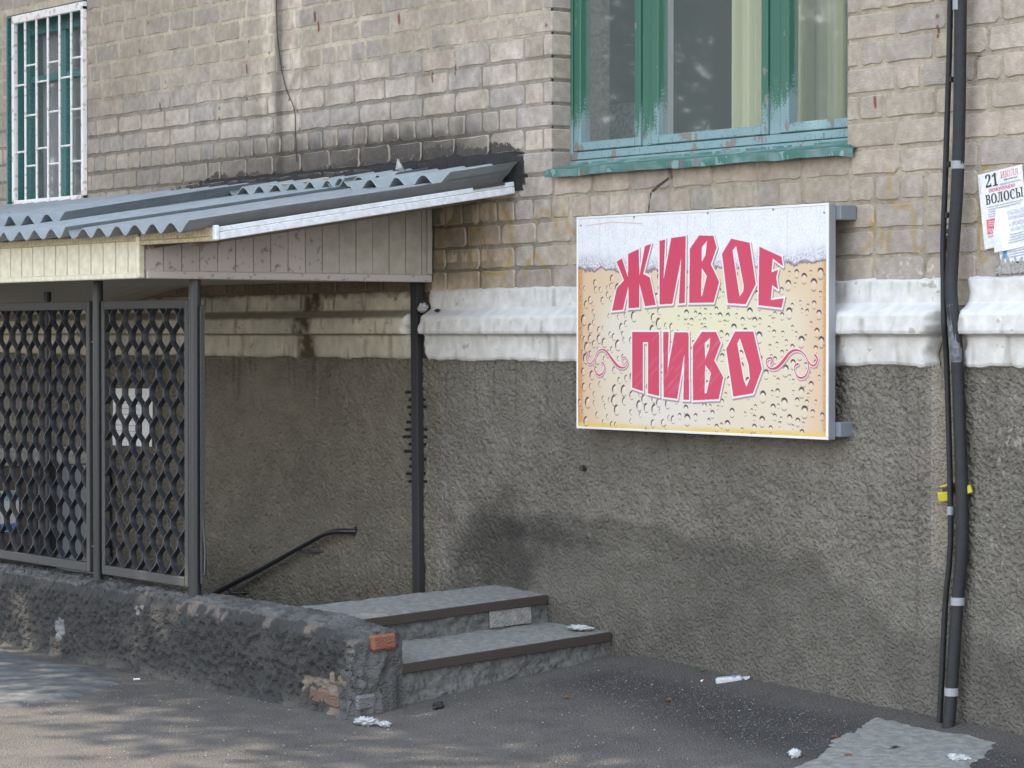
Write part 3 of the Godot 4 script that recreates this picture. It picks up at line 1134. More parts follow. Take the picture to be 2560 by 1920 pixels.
func build_window(bld: Node3D) -> void:
	# frame set back in the brick opening; bottom at the sill
	var zf := -0.1
	var st := new_st()
	box_between(st, Vector3(-0.045, 2.142, zf - 0.07), Vector3(0.012, 3.54, zf + 0.0), 0.004)
	box_between(st, Vector3(0.474, 2.178, zf - 0.07), Vector3(0.536, 3.54, zf - 0.012), 0.004)
	box_between(st, Vector3(1.268, 2.178, zf - 0.07), Vector3(1.335, 3.54, zf - 0.012), 0.004)
	box_between(st, Vector3(1.78, 2.142, zf - 0.07), Vector3(1.84, 3.54, zf + 0.0), 0.004)
	box_between(st, Vector3(0.0125, 2.142, zf - 0.07), Vector3(1.7795, 2.176, zf + 0.004), 0.003)
	box_between(st, Vector3(-0.044, 2.108, zf - 0.07), Vector3(1.839, 2.139, zf + 0.012), 0.003)
	var win := put("window", done(st), M.window_paint, bld)
	win.set_meta("label", "wide window in flaking green and pale blue paint above the signboard")
	# three sashes
	for s in [[0.016, 0.47], [0.54, 1.264], [1.339, 1.777]]:
		var f := new_st()
		var w := 0.048
		box_between(f, Vector3(s[0], 2.18, zf - 0.06), Vector3(s[0] + w, 3.52, zf - 0.004), 0.004)
		box_between(f, Vector3(s[1] - w + 0.01, 2.18, zf - 0.06), Vector3(s[1], 3.52, zf - 0.004), 0.004)
		box_between(f, Vector3(s[0] + w + 0.0005, 2.18, zf - 0.058), Vector3(s[1] - w + 0.0095, 2.218, zf - 0.002), 0.004)
		put("sash", done(f), M.window_paint, win)
		put("pane", span(Vector3(s[0] + w, 2.2185, zf - 0.036), Vector3(s[1] - w + 0.01, 3.5, zf - 0.032), 0.0), M.glass, win)
	# inner white sashes of the double window
	for q in [[-0.16, -0.012], [0.365, 0.455], [1.125, 1.225], [1.75, 1.84]]:
		put("inner_sash", span(Vector3(q[0], 2.2005, -0.3), Vector3(q[1], 3.5, -0.26), 0.003), M.white_gloss, win)
	put("inner_sash", span(Vector3(-0.16, 2.165, -0.302), Vector3(1.84, 2.2, -0.258), 0.003), M.white_gloss, win)
	# sheet metal flashing over the sill
	var fl := func(u: float, v: float) -> Vector3:
		var x := lerpf(0.025, 1.885, u)
		var drop := [[0.0, 0.0], [0.78, 1.0], [0.82, 1.0], [1.0, 1.0]]
		var t := lerp_pts(drop, v)
		var z := lerpf(-0.09, 0.062, t)
		var y := lerpf(2.122, 2.094, t)
		if v > 0.82:
			y -= (v - 0.82) / 0.18 * 0.032
			z -= (v - 0.82) / 0.18 * 0.004
		var wob := nz2.get_noise_2d(x * 260.0, 12.0)
		y += 0.005 * wob * t + 0.0025 * nz.get_noise_2d(x * 900.0, v * 300.0)
		if x > 1.84:
			y -= (x - 1.84) * 0.2 * t
			z -= (x - 1.84) * 0.8 * t
		# the flashing narrows to the opening behind the brick face
		if z < 0.0:
			x = clampf(x, 0.004, 1.826)
		return Vector3(x, y, z)
	put("sill_flashing", grid(120, 24, fl, true), M.flashing, win)
	# mortar fillet under it
	put("sill_mortar", span(Vector3(0.005, 2.08, -0.09), Vector3(1.825, 2.092, 0.01), 0.002), M.mortar_plain, win)
	# curtains and what stands on the inner sill
	var wave := func(x0: float, x1: float, z: float, amp: float, n: float, y0: float) -> Callable:
		return func(u: float, v: float) -> Vector3:
			var x: float = lerpf(x0, x1, u)
			return Vector3(x, lerpf(y0, 3.6, v), z + amp * sin(u * n * TAU) + amp * 0.5 * sin(u * n * 2.7 * TAU + 1.0))
	var c1 := put("curtain", grid(90, 4, wave.call(0.7, 1.36, -0.42, 0.022, 9.0, 1.95)), M.curtain)
	tag(c1, "sheer yellow green curtain behind the middle pane, right half of the wide window", "curtain")
	var c2 := put("curtain", grid(60, 4, wave.call(0.86, 1.98, -0.46, 0.016, 9.0, 1.95)), M.curtain_fine)
	tag(c2, "pale yellow green checked curtain across the rightmost pane of the wide window", "curtain")
	var bx := new_st()
	box(bx, Vector3(-0.36, 2.26, -0.6), Vector3(0.42, 0.34, 0.04), 0.012)
	var board := put("headboard", done(bx), M.offwhite)
	tag(board, "pale grey board standing behind the left pane of the wide window", "headboard")

func build_small_window(bld: Node3D) -> void:
	var z := -0.1
	var st := new_st()
	box_between(st, Vector3(-5.298, 2.115, z - 0.06), Vector3(-5.21, 3.24, z), 0.004)
	box_between(st, Vector3(-4.38, 2.115, z - 0.06), Vector3(-4.295, 3.24, z), 0.004)
	box_between(st, Vector3(-5.2095, 3.14, z - 0.06), Vector3(-4.3805, 3.24, z), 0.004)
	box_between(st, Vector3(-5.2095, 2.115, z - 0.06), Vector3(-4.3805, 2.19, z), 0.004)
	box_between(st, Vector3(-4.83, 2.1905, z - 0.055), Vector3(-4.76, 3.1395, z - 0.005), 0.004)
	box_between(st, Vector3(-5.2095, 2.86, z - 0.055), Vector3(-4.8305, 2.9, z - 0.008), 0.004)
	box_between(st, Vector3(-4.7595, 2.86, z - 0.055), Vector3(-4.3805, 2.9, z - 0.008), 0.004)
	var win := put("window", done(st), M.teal, bld)
	win.set_meta("label", "narrow teal painted window behind a white steel grille, top left")
	for s in [[-5.209, -4.8305], [-4.7595, -4.381]]:
		put("pane", span(Vector3(s[0], 2.19, z - 0.034), Vector3(s[1], 2.86, z - 0.03), 0.0), M.glass, win)
		put("pane", span(Vector3(s[0], 2.9, z - 0.034), Vector3(s[1], 3.14, z - 0.03), 0.0), M.glass, win)
	# painted reveal
	put("reveal", span(Vector3(-5.304, 2.1, z + 0.001), Vector3(-5.289, 3.252, 0.006), 0.003), M.teal, win)
	put("reveal", span(Vector3(-5.288, 3.238, z + 0.001), Vector3(-4.291, 3.252, 0.004), 0.003), M.teal_dark, win)
	put("sill_flashing", span(Vector3(-5.288, 2.092, z + 0.001), Vector3(-4.291, 2.112, 0.03), 0.004), M.rubble, win)
	var f := func(u: float, v: float) -> Vector3:
		var x := lerpf(-5.25, -4.32, u)
		return Vector3(x, lerpf(2.0, 3.2, v), -0.22 + 0.02 * sin(u * 60.0) + 0.012 * sin(u * 23.0))
	tag(put("curtain", grid(90, 3, f), M.net), "grey white net curtain behind the barred window at the left", "curtain")
	# welded grille
	var g := thing("window_grille", "white welded steel grille with staggered crossbars over the narrow window", "window grille", Vector3(-5.165, 2.15, 0.018))
	var W := 0.87
	var H := 1.07
	for e in [[Vector3(0, 0, 0), Vector3(0, H, 0), 0.03], [Vector3(W, 0, 0), Vector3(W, H, 0), 0.026], [Vector3(-0.015, H, 0), Vector3(W + 0.013, H, 0), 0.045], [Vector3(-0.015, -0.004, 0), Vector3(W + 0.013, -0.004, 0), 0.05]]:
		var s := new_st()
		bar(s, e[0], e[1], e[2], 0.028, Vector3(0, 0, 1), 0.003)
		put("frame_bar", done(s), M.white_steel, g)
	for k in range(1, 6):
		put("upright_bar", tube([Vector3(W * k / 6.0, 0.02, 0.002), Vector3(W * k / 6.0, H - 0.02, 0.002)], 0.0075, 8), M.white_steel, g)
	var rows := [[0.358, 0.719], [0.259, 0.528, 0.8], [0.356, 0.712], [0.263, 0.526, 0.802], [0.356, 0.715], [0.262, 0.53, 0.802]]
	for k in 6:
		for r in rows[k]:
			var y: float = H * (1.0 - r)
			put("cross_bar", tube([Vector3(W * k / 6.0, y, 0.0), Vector3(W * (k + 1) / 6.0, y, 0.0)], 0.0065, 8), M.white_steel, g)
# ------------------------------------------------------------------ the canopy over the basement entrance
func corrugated(x0: float, x1: float, z0: float, z1: float, lift: float, tilt: float, seed_no: int, pitch := 0.155) -> ArrayMesh:
	var waves := (x1 - x0) / pitch
	var nu := int(waves * 14)
	var path := []
	for k in 9:
		path.append([lerpf(z0, z1, k / 8.0), 0.0])
	path.append([z1 + 0.001, -0.001])
	path.append([z1 + 0.001, -0.006])
	path.append([z1, -0.007])
	for k in 5:
		path.append([lerpf(z1, z0, (k + 1) / 5.0), -0.007])
	var n := path.size()
	var f := func(u: float, v: float) -> Vector3:
		var x := lerpf(x0, x1, u)
		var q: Array = path[int(round(v * (n - 1)))]
		var z: float = q[0]
		var wv := cos(TAU * (x1 - x) / pitch)
		var y := roof_y(z) + lift + tilt * (z1 - z) / maxf(z1 - z0, 0.1) + 0.0205 * (pitch / 0.155) * wv + 0.004 * nz2.get_noise_3d(x * 120.0, z * 120.0, seed_no * 9.0)
		var t: float = q[1]
		if u < 0.002 or u > 0.998:
			t = 0.0
		var ragged := 0.008 * nz.get_noise_2d(x * 500.0, seed_no * 33.0)
		return Vector3(x, y + t, z + (ragged if z > z1 - 0.02 else 0.0))
	return grid(nu, n - 1, f, true)

func build_canopy() -> void:
	var c := thing("entrance_canopy", "canopy with corrugated grey roof sheets and cream panels over the basement stairs", "canopy")
	# roof sheets
	var k := 0
	for s in [[-1.42, -0.27], [-2.46, -1.31], [-3.51, -2.36], [-4.56, -3.41], [-5.7, -4.46]]:
		put("roof_sheet", corrugated(s[0], s[1], 0.03, 1.615 + (0.02 if k % 2 else 0.0), 0.009 * (k % 2), 0.0, k), M.roof[k % 3], c)
		k += 1
	put("roof_sheet", corrugated(-3.42, -2.32, 0.02, 1.13, 0.042, 0.006, 7, 0.2), M.roof[1], c)
	put("roof_sheet", corrugated(-2.5, -1.31, 0.02, 0.21, 0.045, 0.004, 8), M.roof[2], c)
	put("roof_sheet", corrugated(-1.49, -0.9, 0.02, 0.2, 0.05, 0.004, 9), M.roof[2], c)
	put("roof_sheet", corrugated(-1.04, -0.225, 0.012, 0.37, 0.034, 0.002, 10, 0.21), M.roof[2], c)
	put("roof_sheet", corrugated(-5.7, -3.2, 0.02, 0.62, 0.04, 0.012, 11), M.roof[0], c)
	# rafters and purlins under the sheets
	for x in [-0.5, -0.86, -1.9, -2.9, -3.9, -4.9]:
		var s := new_st()
		bar(s, Vector3(x, roof_y(0.02) - 0.068, 0.02), Vector3(x, roof_y(1.47) - 0.068, 1.47), 0.04, 0.06, Vector3(0, 1, 0), 0.003)
		put("rafter", done(s), M.timber, c)
	# front panels of cream plastic boards
	var x := -5.55
	while x < -0.92:
		var x1 := minf(x + 0.1135, -0.903)
		var s := new_st()
		box_between(s, Vector3(x + 0.0045, 1.655, 1.488), Vector3(x1 - 0.0045, 1.795, 1.5), 0.003)
		put("front_board", done(s), M.cream, c)
		x += 0.1135
	put("front_backing", span(Vector3(-5.55, 1.655, 1.478), Vector3(-0.905, 1.795, 1.4865), 0.0), M.groove, c)
	put("front_trim", span(Vector3(-5.6, 1.632, 1.476), Vector3(-0.9, 1.657, 1.51), 0.004), M.cream, c)
	put("front_trim", span(Vector3(-5.6, 1.79, 1.476), Vector3(-0.9, 1.822, 1.512), 0.004), M.cream_old, c)
	put("corner_trim", span(Vector3(-0.918, 1.634, 1.482), Vector3(-0.889, 1.81, 1.5125), 0.004), M.cream, c)
	var yt := new_st()
	box_between(yt, Vector3(-0.885, 1.772, 1.492), Vector3(-0.262, 1.79, 1.514), 0.003)
	box_between(yt, Vector3(-0.885, 1.7905, 1.488), Vector3(-0.262, 1.828, 1.506), 0.003)
	for q in 5:
		box_between(yt, Vector3(-0.8 + q * 0.115, 1.795, 1.5065), Vector3(-0.793 + q * 0.115, 1.803, 1.509), 0.001)
	put("front_trim", done(yt), M.cream_old, c)
	# right side of boards: older ones in front, newer by the wall
	var z := 1.478
	while z > 0.03:
		var z1 := maxf(z - 0.0885, 0.02)
		var old: bool = z > 0.68
		var s := new_st()
		var top0 := roof_y(z) - 0.075
		var top1 := roof_y(z1) - 0.075
		var a := z - 0.0016
		var b := z1 + 0.0016
		var xo := -0.899 + rng.randf_range(-0.001, 0.001)
		quad(s, Vector3(xo, 1.665, a), Vector3(xo, top0, a), Vector3(xo, top1, b), Vector3(xo, 1.665, b))
		quad(s, Vector3(xo - 0.008, 1.665, a), Vector3(xo - 0.008, top0, a), Vector3(xo, top0, a), Vector3(xo, 1.665, a))
		quad(s, Vector3(xo, 1.665, b), Vector3(xo, top1, b), Vector3(xo - 0.008, top1, b), Vector3(xo - 0.008, 1.665, b))
		put("side_board", done(s), (M.side_old[rng.randi() % 3] if old else M.side_new[rng.randi() % 2]), c)
		z -= 0.0885
	var sb := new_st()
	quad(sb, Vector3(-0.9085, 1.65, 1.477), Vector3(-0.9085, roof_y(1.477) - 0.07, 1.477), Vector3(-0.9085, roof_y(0.01) - 0.07, 0.01), Vector3(-0.9085, 1.65, 0.01))
	put("side_backing", done(sb), M.groove, c)
	put("side_trim", span(Vector3(-0.92, 1.632, 0.012), Vector3(-0.886, 1.666, 1.474), 0.004), M.side_old[0], c)
	put("side_trim", span(Vector3(-0.897, 1.667, 0.012), Vector3(-0.884, 2.0, 0.036), 0.003), M.side_new[0], c)
	# white trim along the sloping edge
	var w := new_st()
	var dn := Vector3(0, roof_y(1.5) - roof_y(0.0), 1.5).normalized()
	var p0 := Vector3(-0.262, roof_y(0.012) - 0.05, 0.012)
	var p1 := Vector3(-0.262, roof_y(1.49) - 0.05, 1.49)
	bar(w, p0 + Vector3(0, 0.017, 0), p1 + Vector3(0, 0.017, 0), 0.02, 0.012, Vector3(1, 0, 0), 0.002)
	bar(w, p0 + Vector3(0.004, -0.01, 0), p1 + Vector3(0.004, -0.01, 0), 0.031, 0.018, Vector3(1, 0, 0), 0.003)
	for q in 14:
		var p := p0.lerp(p1, (q + 0.7) / 14.5) + Vector3(0.0135, 0.004, 0)
		box(w, p, Vector3(0.004, 0.004, 0.012), 0.001)
	put("edge_trim", done(w), M.white_trim, c)
	put("edge_trim_cap", box_mesh(p1 + Vector3(0.004, 0.003, 0.012), Vector3(0.028, 0.062, 0.022), 0.005), M.white_trim, c)
	put("edge_trim_slot", box_mesh(p0 + Vector3(0.0135, 0.004, 0.14), Vector3(0.002, 0.014, 0.17), 0.0, Basis(Vector3(1, 0, 0), 0.156)), M.groove, c)
	# soffit of narrow grey boards, dipping towards the left at the wall
	var sf := func(u: float, v: float) -> Vector3:
		var sx := lerpf(-5.6, -0.922, u)
		var yb := lerp_pts([[-5.6, 1.49], [-3.9, 1.552], [-3.15, 1.642], [-2.9, 1.646], [-0.9, 1.646]], sx)
		var g := fposmod(v * 15.0, 1.0)
		var y := lerpf(yb, 1.645, v) + (0.006 if g < 0.08 else 0.0)
		return Vector3(sx, y, lerpf(0.006, 1.476, v))
	put("soffit", grid(60, 180, sf), M.soffit, c)
	# bitumen smeared along the joint with the wall
	var tar_t := [[-4.2, 2.09], [-3.5, 2.12], [-3.25, 2.17], [-2.8, 2.2], [-2.0, 2.2], [-1.4, 2.205], [-0.95, 2.215], [-0.75, 2.24], [-0.3, 2.22], [-0.2, 2.19], [-0.165, 2.13]]
	put("tar_seal", grid(420, 16, func(u, v):
		var tx: float = lerpf(-4.2, -0.165, u)
		var top: float = lerp_pts(tar_t, tx) + 0.012 * nz.get_noise_2d(tx * 900.0, 3.0) + 0.02 * nz2.get_noise_2d(tx * 300.0, 8.0) + 0.006 * nz.get_noise_2d(tx * 3500.0, 8.0)
		var ty: float = lerpf(2.02, top, v)
		var e := minf(1.0, minf((1.0 - v) * 3.0, (1.0 - u) * 60.0))
		return Vector3(tx, ty, -0.004 + 0.014 * e + 0.005 * e * nz.get_noise_2d(tx * 1500.0, ty * 1800.0))), M.tar, c)
	# posts
	for q in [[-1.86, 1.2, 0.0235, 1.2], [-0.965, 1.2, 0.0265, 1.2], [-3.58, 0.6, 0.02, 0.6]]:
		var foot := 0.24 if q[1] > 1.0 else -1.0
		var po := put("post", tube([Vector3(q[0], foot, q[1]), Vector3(q[0], 1.64, q[1])], q[2], 20), M.black_gloss, c)
		if q[1] > 1.0:
			put("weld_collar", tube([Vector3(q[0], 0.262, q[1]), Vector3(q[0], 0.275, q[1])], q[2] + 0.004, 16), M.black_gloss, po)
	var ps := new_st()
	bar(ps, Vector3(-0.935, -0.4, 0.05), Vector3(-0.97, 1.643, 0.042), 0.054, 0.036, Vector3(0, 0, 1), 0.003)
	put("wall_post", done(ps), M.black_matt, c)

# ------------------------------------------------------------------ steel lattice between the posts
func build_screens() -> void:
	var zc := 1.2
	var s := 0.0625
	var lam := 0.163
	var shapes := []
	for ph in 2:
		var f := func(u: float, v: float) -> Vector3:
			var y := 0.345 + 1.17 * v
			var cw := clampf(1.22 * cos(TAU * y / lam), -1.0, 1.0) * (1.0 if ph == 0 else -1.0)
			var x := cw * s * 0.47
			var t := 0.0038
			var dz := 0.0135
			var cnr: Array = [[-t, -dz], [-t, dz], [t, dz], [t, -dz], [-t, -dz]][int(round(u * 4))]
			return Vector3(x + cnr[0], y, zc + cnr[1])
		shapes.append(grid(4, 96, f, true))
	var kk := 0
	for p in [[-1.802, -0.998, "black steel lattice screen between the two posts"], [-4.4, -1.918, "black steel lattice screen left of the two posts, in front of the door poster"]]:
		var t := thing("lattice_screen", p[2], "metal screen", Vector3.ZERO, "steel lattice screens on the low wall")
		var x0: float = p[0]
		var x1: float = p[1]
		for e in [[Vector3(x0 + 0.014, 0.3, zc), Vector3(x0 + 0.014, 1.548, zc), 0.028], [Vector3(x1 - 0.02, 0.3, zc), Vector3(x1 - 0.02, 1.548, zc), 0.032], [Vector3(x0 + 0.0285, 1.528, zc), Vector3(x1 - 0.0405, 1.528, zc), 0.04], [Vector3(x0 + 0.0285, 0.321, zc), Vector3(x1 - 0.0405, 0.321, zc), 0.042]]:
			var st := new_st()
			bar(st, e[0], e[1], e[2], 0.03, Vector3(0, 0, 1), 0.003)
			put("frame_bar", done(st), M.steel_grey, t)
		var x := x0 + 0.05
		while x < x1 - 0.05:
			var o := put("lattice_bar", shapes[kk % 2], [M.steel_dark, M.steel_dark, M.steel_worn][rng.randi() % 3], t)
			o.position = Vector3(x + rng.randf_range(-0.0025, 0.0025), rng.randf_range(-0.005, 0.005), rng.randf_range(-0.003, 0.003))
			o.rotation.z = rng.randf_range(-0.0025, 0.0025)
			x += s
			kk += 1
		# lugs welded to the posts
		for y in [0.42, 1.36]:
			put("lug", box_mesh(Vector3(x1 + 0.008, y, zc), Vector3(0.03, 0.012, 0.01), 0.001), M.steel_grey, t)
	var l := thing("latch_bar", "thin flat steel bar welded behind the right canopy post", "steel bar", Vector3(-0.918, 0.3, 1.19))
	put("bar", box_mesh(Vector3(0, 0.62, 0), Vector3(0.008, 1.2, 0.02), 0.001), M.steel_grey, l)
	put("loop", tube([Vector3(0, 0.06, 0), Vector3(0.02, 0.06, 0), Vector3(0.022, 0.16, 0), Vector3(0, 0.3, 0)], 0.005, 8), M.steel_grey, l)

# ------------------------------------------------------------------ low wall, steps, rail
func build_low_wall() -> void:
	var t := thing("low_wall", "rough low wall painted black along the basement stairs, crumbling at its right end", "low wall")
	var base := [[1.085, -2.3], [1.083, 0.1], [1.088, 0.235], [1.1, 0.262], [1.14, 0.27], [1.22, 0.262], [1.278, 0.246], [1.3, 0.226], [1.306, 0.19], [1.31, 0.05], [1.315, -0.02], [1.325, -0.075], [1.35, -0.11], [1.37, -0.2]]
	var lens := [0.0]
	for k in base.size() - 1:
		var d := Vector2(base[k + 1][0] - base[k][0], (base[k + 1][1] - base[k][1]) if k > 0 else 0.1).length()
		lens.append(lens[-1] + d)
	var pos := func(x: float, v: float) -> Vector3:
		var l: float = v * lens[-1]
		var k := 0
		while k < base.size() - 2 and lens[k + 1] < l:
			k += 1
		var q: float = (l - lens[k]) / (lens[k + 1] - lens[k])
		var z: float = lerpf(base[k][0], base[k + 1][0], q)
		var y: float = lerpf(base[k][1], base[k + 1][1], q)
		var drop := smooth(0.1, 0.5, x)
		if y > 0.1:
			y -= drop * 0.035
		var a := nz.get_noise_3d(x * 2300.0, y * 2700.0, z * 2300.0)
		var b := nz2.get_noise_3d(x * 330.0, y * 330.0, z * 330.0)
		var cc := nz.get_noise_3d(x * 5200.0, y * 5200.0, z * 5200.0)
		var amp := 0.012 * smooth(-0.3, 0.2, a) + b * 0.012 + cc * 0.005
		if y > 0.22:
			y += amp * 0.7
		else:
			z += amp * (1.0 if z > 1.2 else -0.5)
		return Vector3(x, y, z)
	var col := func(p: Vector3) -> Color:
		var a := nz.get_noise_3d(p.x * 700.0, p.y * 700.0, p.z * 700.0)
		var b := nz2.get_noise_3d(p.x * 260.0, p.y * 260.0, p.z * 260.0)
		var c := Vector3(0.054, 0.051, 0.048) * (1.0 + 0.5 * a)
		if p.y > 0.225 and p.z < 1.285:
			c = Vector3(0.15, 0.146, 0.138) * (1.0 + 0.7 * a + 0.5 * b)
		var worn := smooth(-0.01, -0.09, p.y) * clampf(0.5 + b * 1.8, 0.0, 1.0)
		c = c.lerp(Vector3(0.13, 0.118, 0.1), worn)
		# bare mortar along the arris and a few chips
		if p.y > 0.205 and p.z > 1.275 and p.x > -1.0 and a + b * 0.6 > 0.33:
			c = Vector3(0.2, 0.162, 0.135)
		for q in [[-2.02, 0.03, 0.035, 0.055], [-1.28, 0.185, 0.025, 0.022], [-1.23, 0.2, 0.018, 0.012]]:
			if Vector2((p.x - q[0]) / q[2], (p.y - q[1]) / q[3]).length() + a * 0.6 < 1.0 and p.z > 1.28:
				c = Vector3(0.3, 0.3, 0.3)
		if p.x > 0.1 and p.y < 0.04 and b > 0.05 and p.z > 1.2:
			c = Vector3(0.3, 0.24, 0.18)
		if p.x > 0.35:
			c = c.lerp(Vector3(0.125, 0.122, 0.116) * (1.0 + 0.5 * a), smooth(0.35, 0.46, p.x + b * 0.1))
		return Color(c.x, c.y, c.z)
	put("wall_core", grid(620, 120, func(u, v): return pos.call(lerpf(-4.6, 0.46, pow(u, 0.8)), v), true, col), M.painted_rough, t)
	# broken right end
	put("wall_end", grid(80, 30, func(u, v):
		var p: Vector3 = pos.call(0.46, lerpf(0.06, 1.0, u))
		var m := Vector3(0.46, lerpf(p.y, 0.02, v) if p.y > 0.02 else p.y, lerpf(p.z, 1.19, v))
		m.x += (0.035 * sin(v * PI * 0.5) * (0.6 + nz2.get_noise_2d(m.y * 500.0, m.z * 500.0)) + 0.012 * nz.get_noise_2d(m.y * 1700.0, m.z * 1700.0)) if v > 0.01 else 0.0
		return m, true, col), M.painted_rough, t)
	# bricks that show where the render has come off
	for q in [[0.415, 0.196, 1.185, 0.15, 0.062, 0.115, 0.06, 0], [0.27, -0.028, 1.297, 0.22, 0.062, 0.06, -0.02, 1], [0.36, 0.05, 1.298, 0.13, 0.05, 0.04, 0.02, 2], [0.452, -0.03, 1.26, 0.06, 0.06, 0.09, 0.0, 3]]:
		var o := put("brick", box_mesh(Vector3.ZERO, Vector3(q[3], q[4], q[5]), 0.009), M.red_brick[q[7]], t)
		o.position = Vector3(q[0], q[1], q[2])
		o.rotation = Vector3(0.03, q[6], 0.04 * (1 if q[7] == 0 else -1))

func slab(st: SurfaceTool, c: Array, th: float) -> void:
	# c: four top corners clockwise from above
	var d := Vector3(0, -th, 0)
	quad(st, c[0], c[1], c[2], c[3])
	for k in 4:
		quad(st, c[(k + 1) % 4], c[k], c[k] + d, c[(k + 1) % 4] + d)
	quad(st, c[3] + d, c[2] + d, c[1] + d, c[0] + d)

func build_steps() -> void:
	var t := thing("entrance_steps", "two worn concrete steps with rusty steel nosings leading from the pavement to the basement stairs", "steps")
	var rough := func(a: Vector3, b: Vector3, c: Vector3, d: Vector3, amp: float) -> Callable:
		var n := (b - a).cross(d - a).normalized()
		return func(u: float, v: float) -> Vector3:
			var p := a.lerp(b, u).lerp(d.lerp(c, u), v)
			return p + n * amp * (nz.get_noise_3d(p.x * 1100.0, p.y * 1100.0, p.z * 1100.0) + 1.4 * nz2.get_noise_3d(p.x * 500.0, p.y * 700.0, p.z * 500.0))
	# treads (slightly hollow), risers
	put("tread", grid(60, 120, rough.call(Vector3(-0.37, 0.296, 0.0), Vector3(0.008, 0.2785, 0.0), Vector3(0.008, 0.2255, 1.12), Vector3(-0.37, 0.256, 1.12), 0.0025), true), M.concrete, t)
	put("tread", grid(60, 120, rough.call(Vector3(-0.02, 0.164, 0.0), Vector3(0.448, 0.158, 0.0), Vector3(0.448, 0.0985, 1.12), Vector3(-0.02, 0.118, 1.12), 0.0035), true), M.concrete, t)
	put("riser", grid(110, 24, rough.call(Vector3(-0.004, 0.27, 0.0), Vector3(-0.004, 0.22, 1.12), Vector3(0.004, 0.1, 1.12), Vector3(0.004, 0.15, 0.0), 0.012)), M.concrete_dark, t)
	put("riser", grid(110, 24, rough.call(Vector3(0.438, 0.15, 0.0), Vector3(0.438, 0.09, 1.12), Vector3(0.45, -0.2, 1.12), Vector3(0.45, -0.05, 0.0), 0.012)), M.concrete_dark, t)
	# steel angle along each front edge
	for q in [[0.012, 0.262, 0.208], [0.452, 0.142, 0.082]]:
		var s := new_st()
		bar(s, Vector3(q[0], q[1], 0.035), Vector3(q[0], q[2], 1.1), 0.038, 0.012, Vector3(1, 0, 0), 0.002)
		put("nosing", done(s), M.rusty, t)
	# a patch of newer mortar and a loose end at the wall
	put("mortar_patch", grid(20, 12, rough.call(Vector3(0.012, 0.235, 0.12), Vector3(0.012, 0.228, 0.34), Vector3(0.016, 0.158, 0.34), Vector3(0.016, 0.166, 0.12), 0.003)), M.concrete, t)
	# flight going down behind the low wall
	for k in 8:
		var s := new_st()
		var x1 := -0.37 - 0.3 * k
		var y := 0.09 - 0.16 * k
		slab(s, [Vector3(x1 - 0.32, y, 0.005), Vector3(x1, y, 0.005), Vector3(x1, y - 0.03, 1.09), Vector3(x1 - 0.32, y - 0.03, 1.09)], 0.25)
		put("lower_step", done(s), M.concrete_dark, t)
	var lp := new_st()
	box_between(lp, Vector3(-0.37, -0.3, 0.005), Vector3(-0.02, 0.22, 1.09), 0.0)
	box_between(lp, Vector3(-0.02, -0.3, 0.005), Vector3(0.425, 0.085, 1.09), 0.0)
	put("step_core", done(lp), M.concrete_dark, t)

func build_rail() -> void:
	var t := thing("handrail", "black tubular handrail on the wall, sloping down towards the basement", "handrail")
	var pts := []
	var key := [Vector3(-3.6, -0.24, 0.085), Vector3(-2.72, 0.08, 0.085), Vector3(-2.3, 0.224, 0.085), Vector3(-1.92, 0.362, 0.085), Vector3(-1.8, 0.404, 0.085), Vector3(-1.7, 0.438, 0.085), Vector3(-1.6, 0.458, 0.083), Vector3(-1.53, 0.462, 0.07), Vector3(-1.5, 0.462, 0.03)]
	var c := Curve3D.new()
	for k in key.size():
		var tg: Vector3 = (key[mini(k + 1, key.size() - 1)] - key[maxi(k - 1, 0)]) / 6.0
		c.add_point(key[k], -tg, tg)
	for k in key.size() - 1:
		for s in 6:
			pts.append(c.sample(k, s / 6.0))
	pts.append(key[-1])
	put("rail", tube(pts, 0.0135, 14), M.black_gloss, t)
	for q in [[-1.93, 0.352], [-2.62, 0.1]]:
		put("bracket", tube([Vector3(q[0], q[1], 0.08), Vector3(q[0] + 0.06, q[1] - 0.012, 0.075), Vector3(q[0] + 0.13, q[1] - 0.004, 0.02)], 0.006, 8), M.black_gloss, t)
	put("bracket", tube([Vector3(-1.5, 0.485, 0.03), Vector3(-1.51, 0.44, 0.032)], 0.008, 8), M.black_gloss, t)

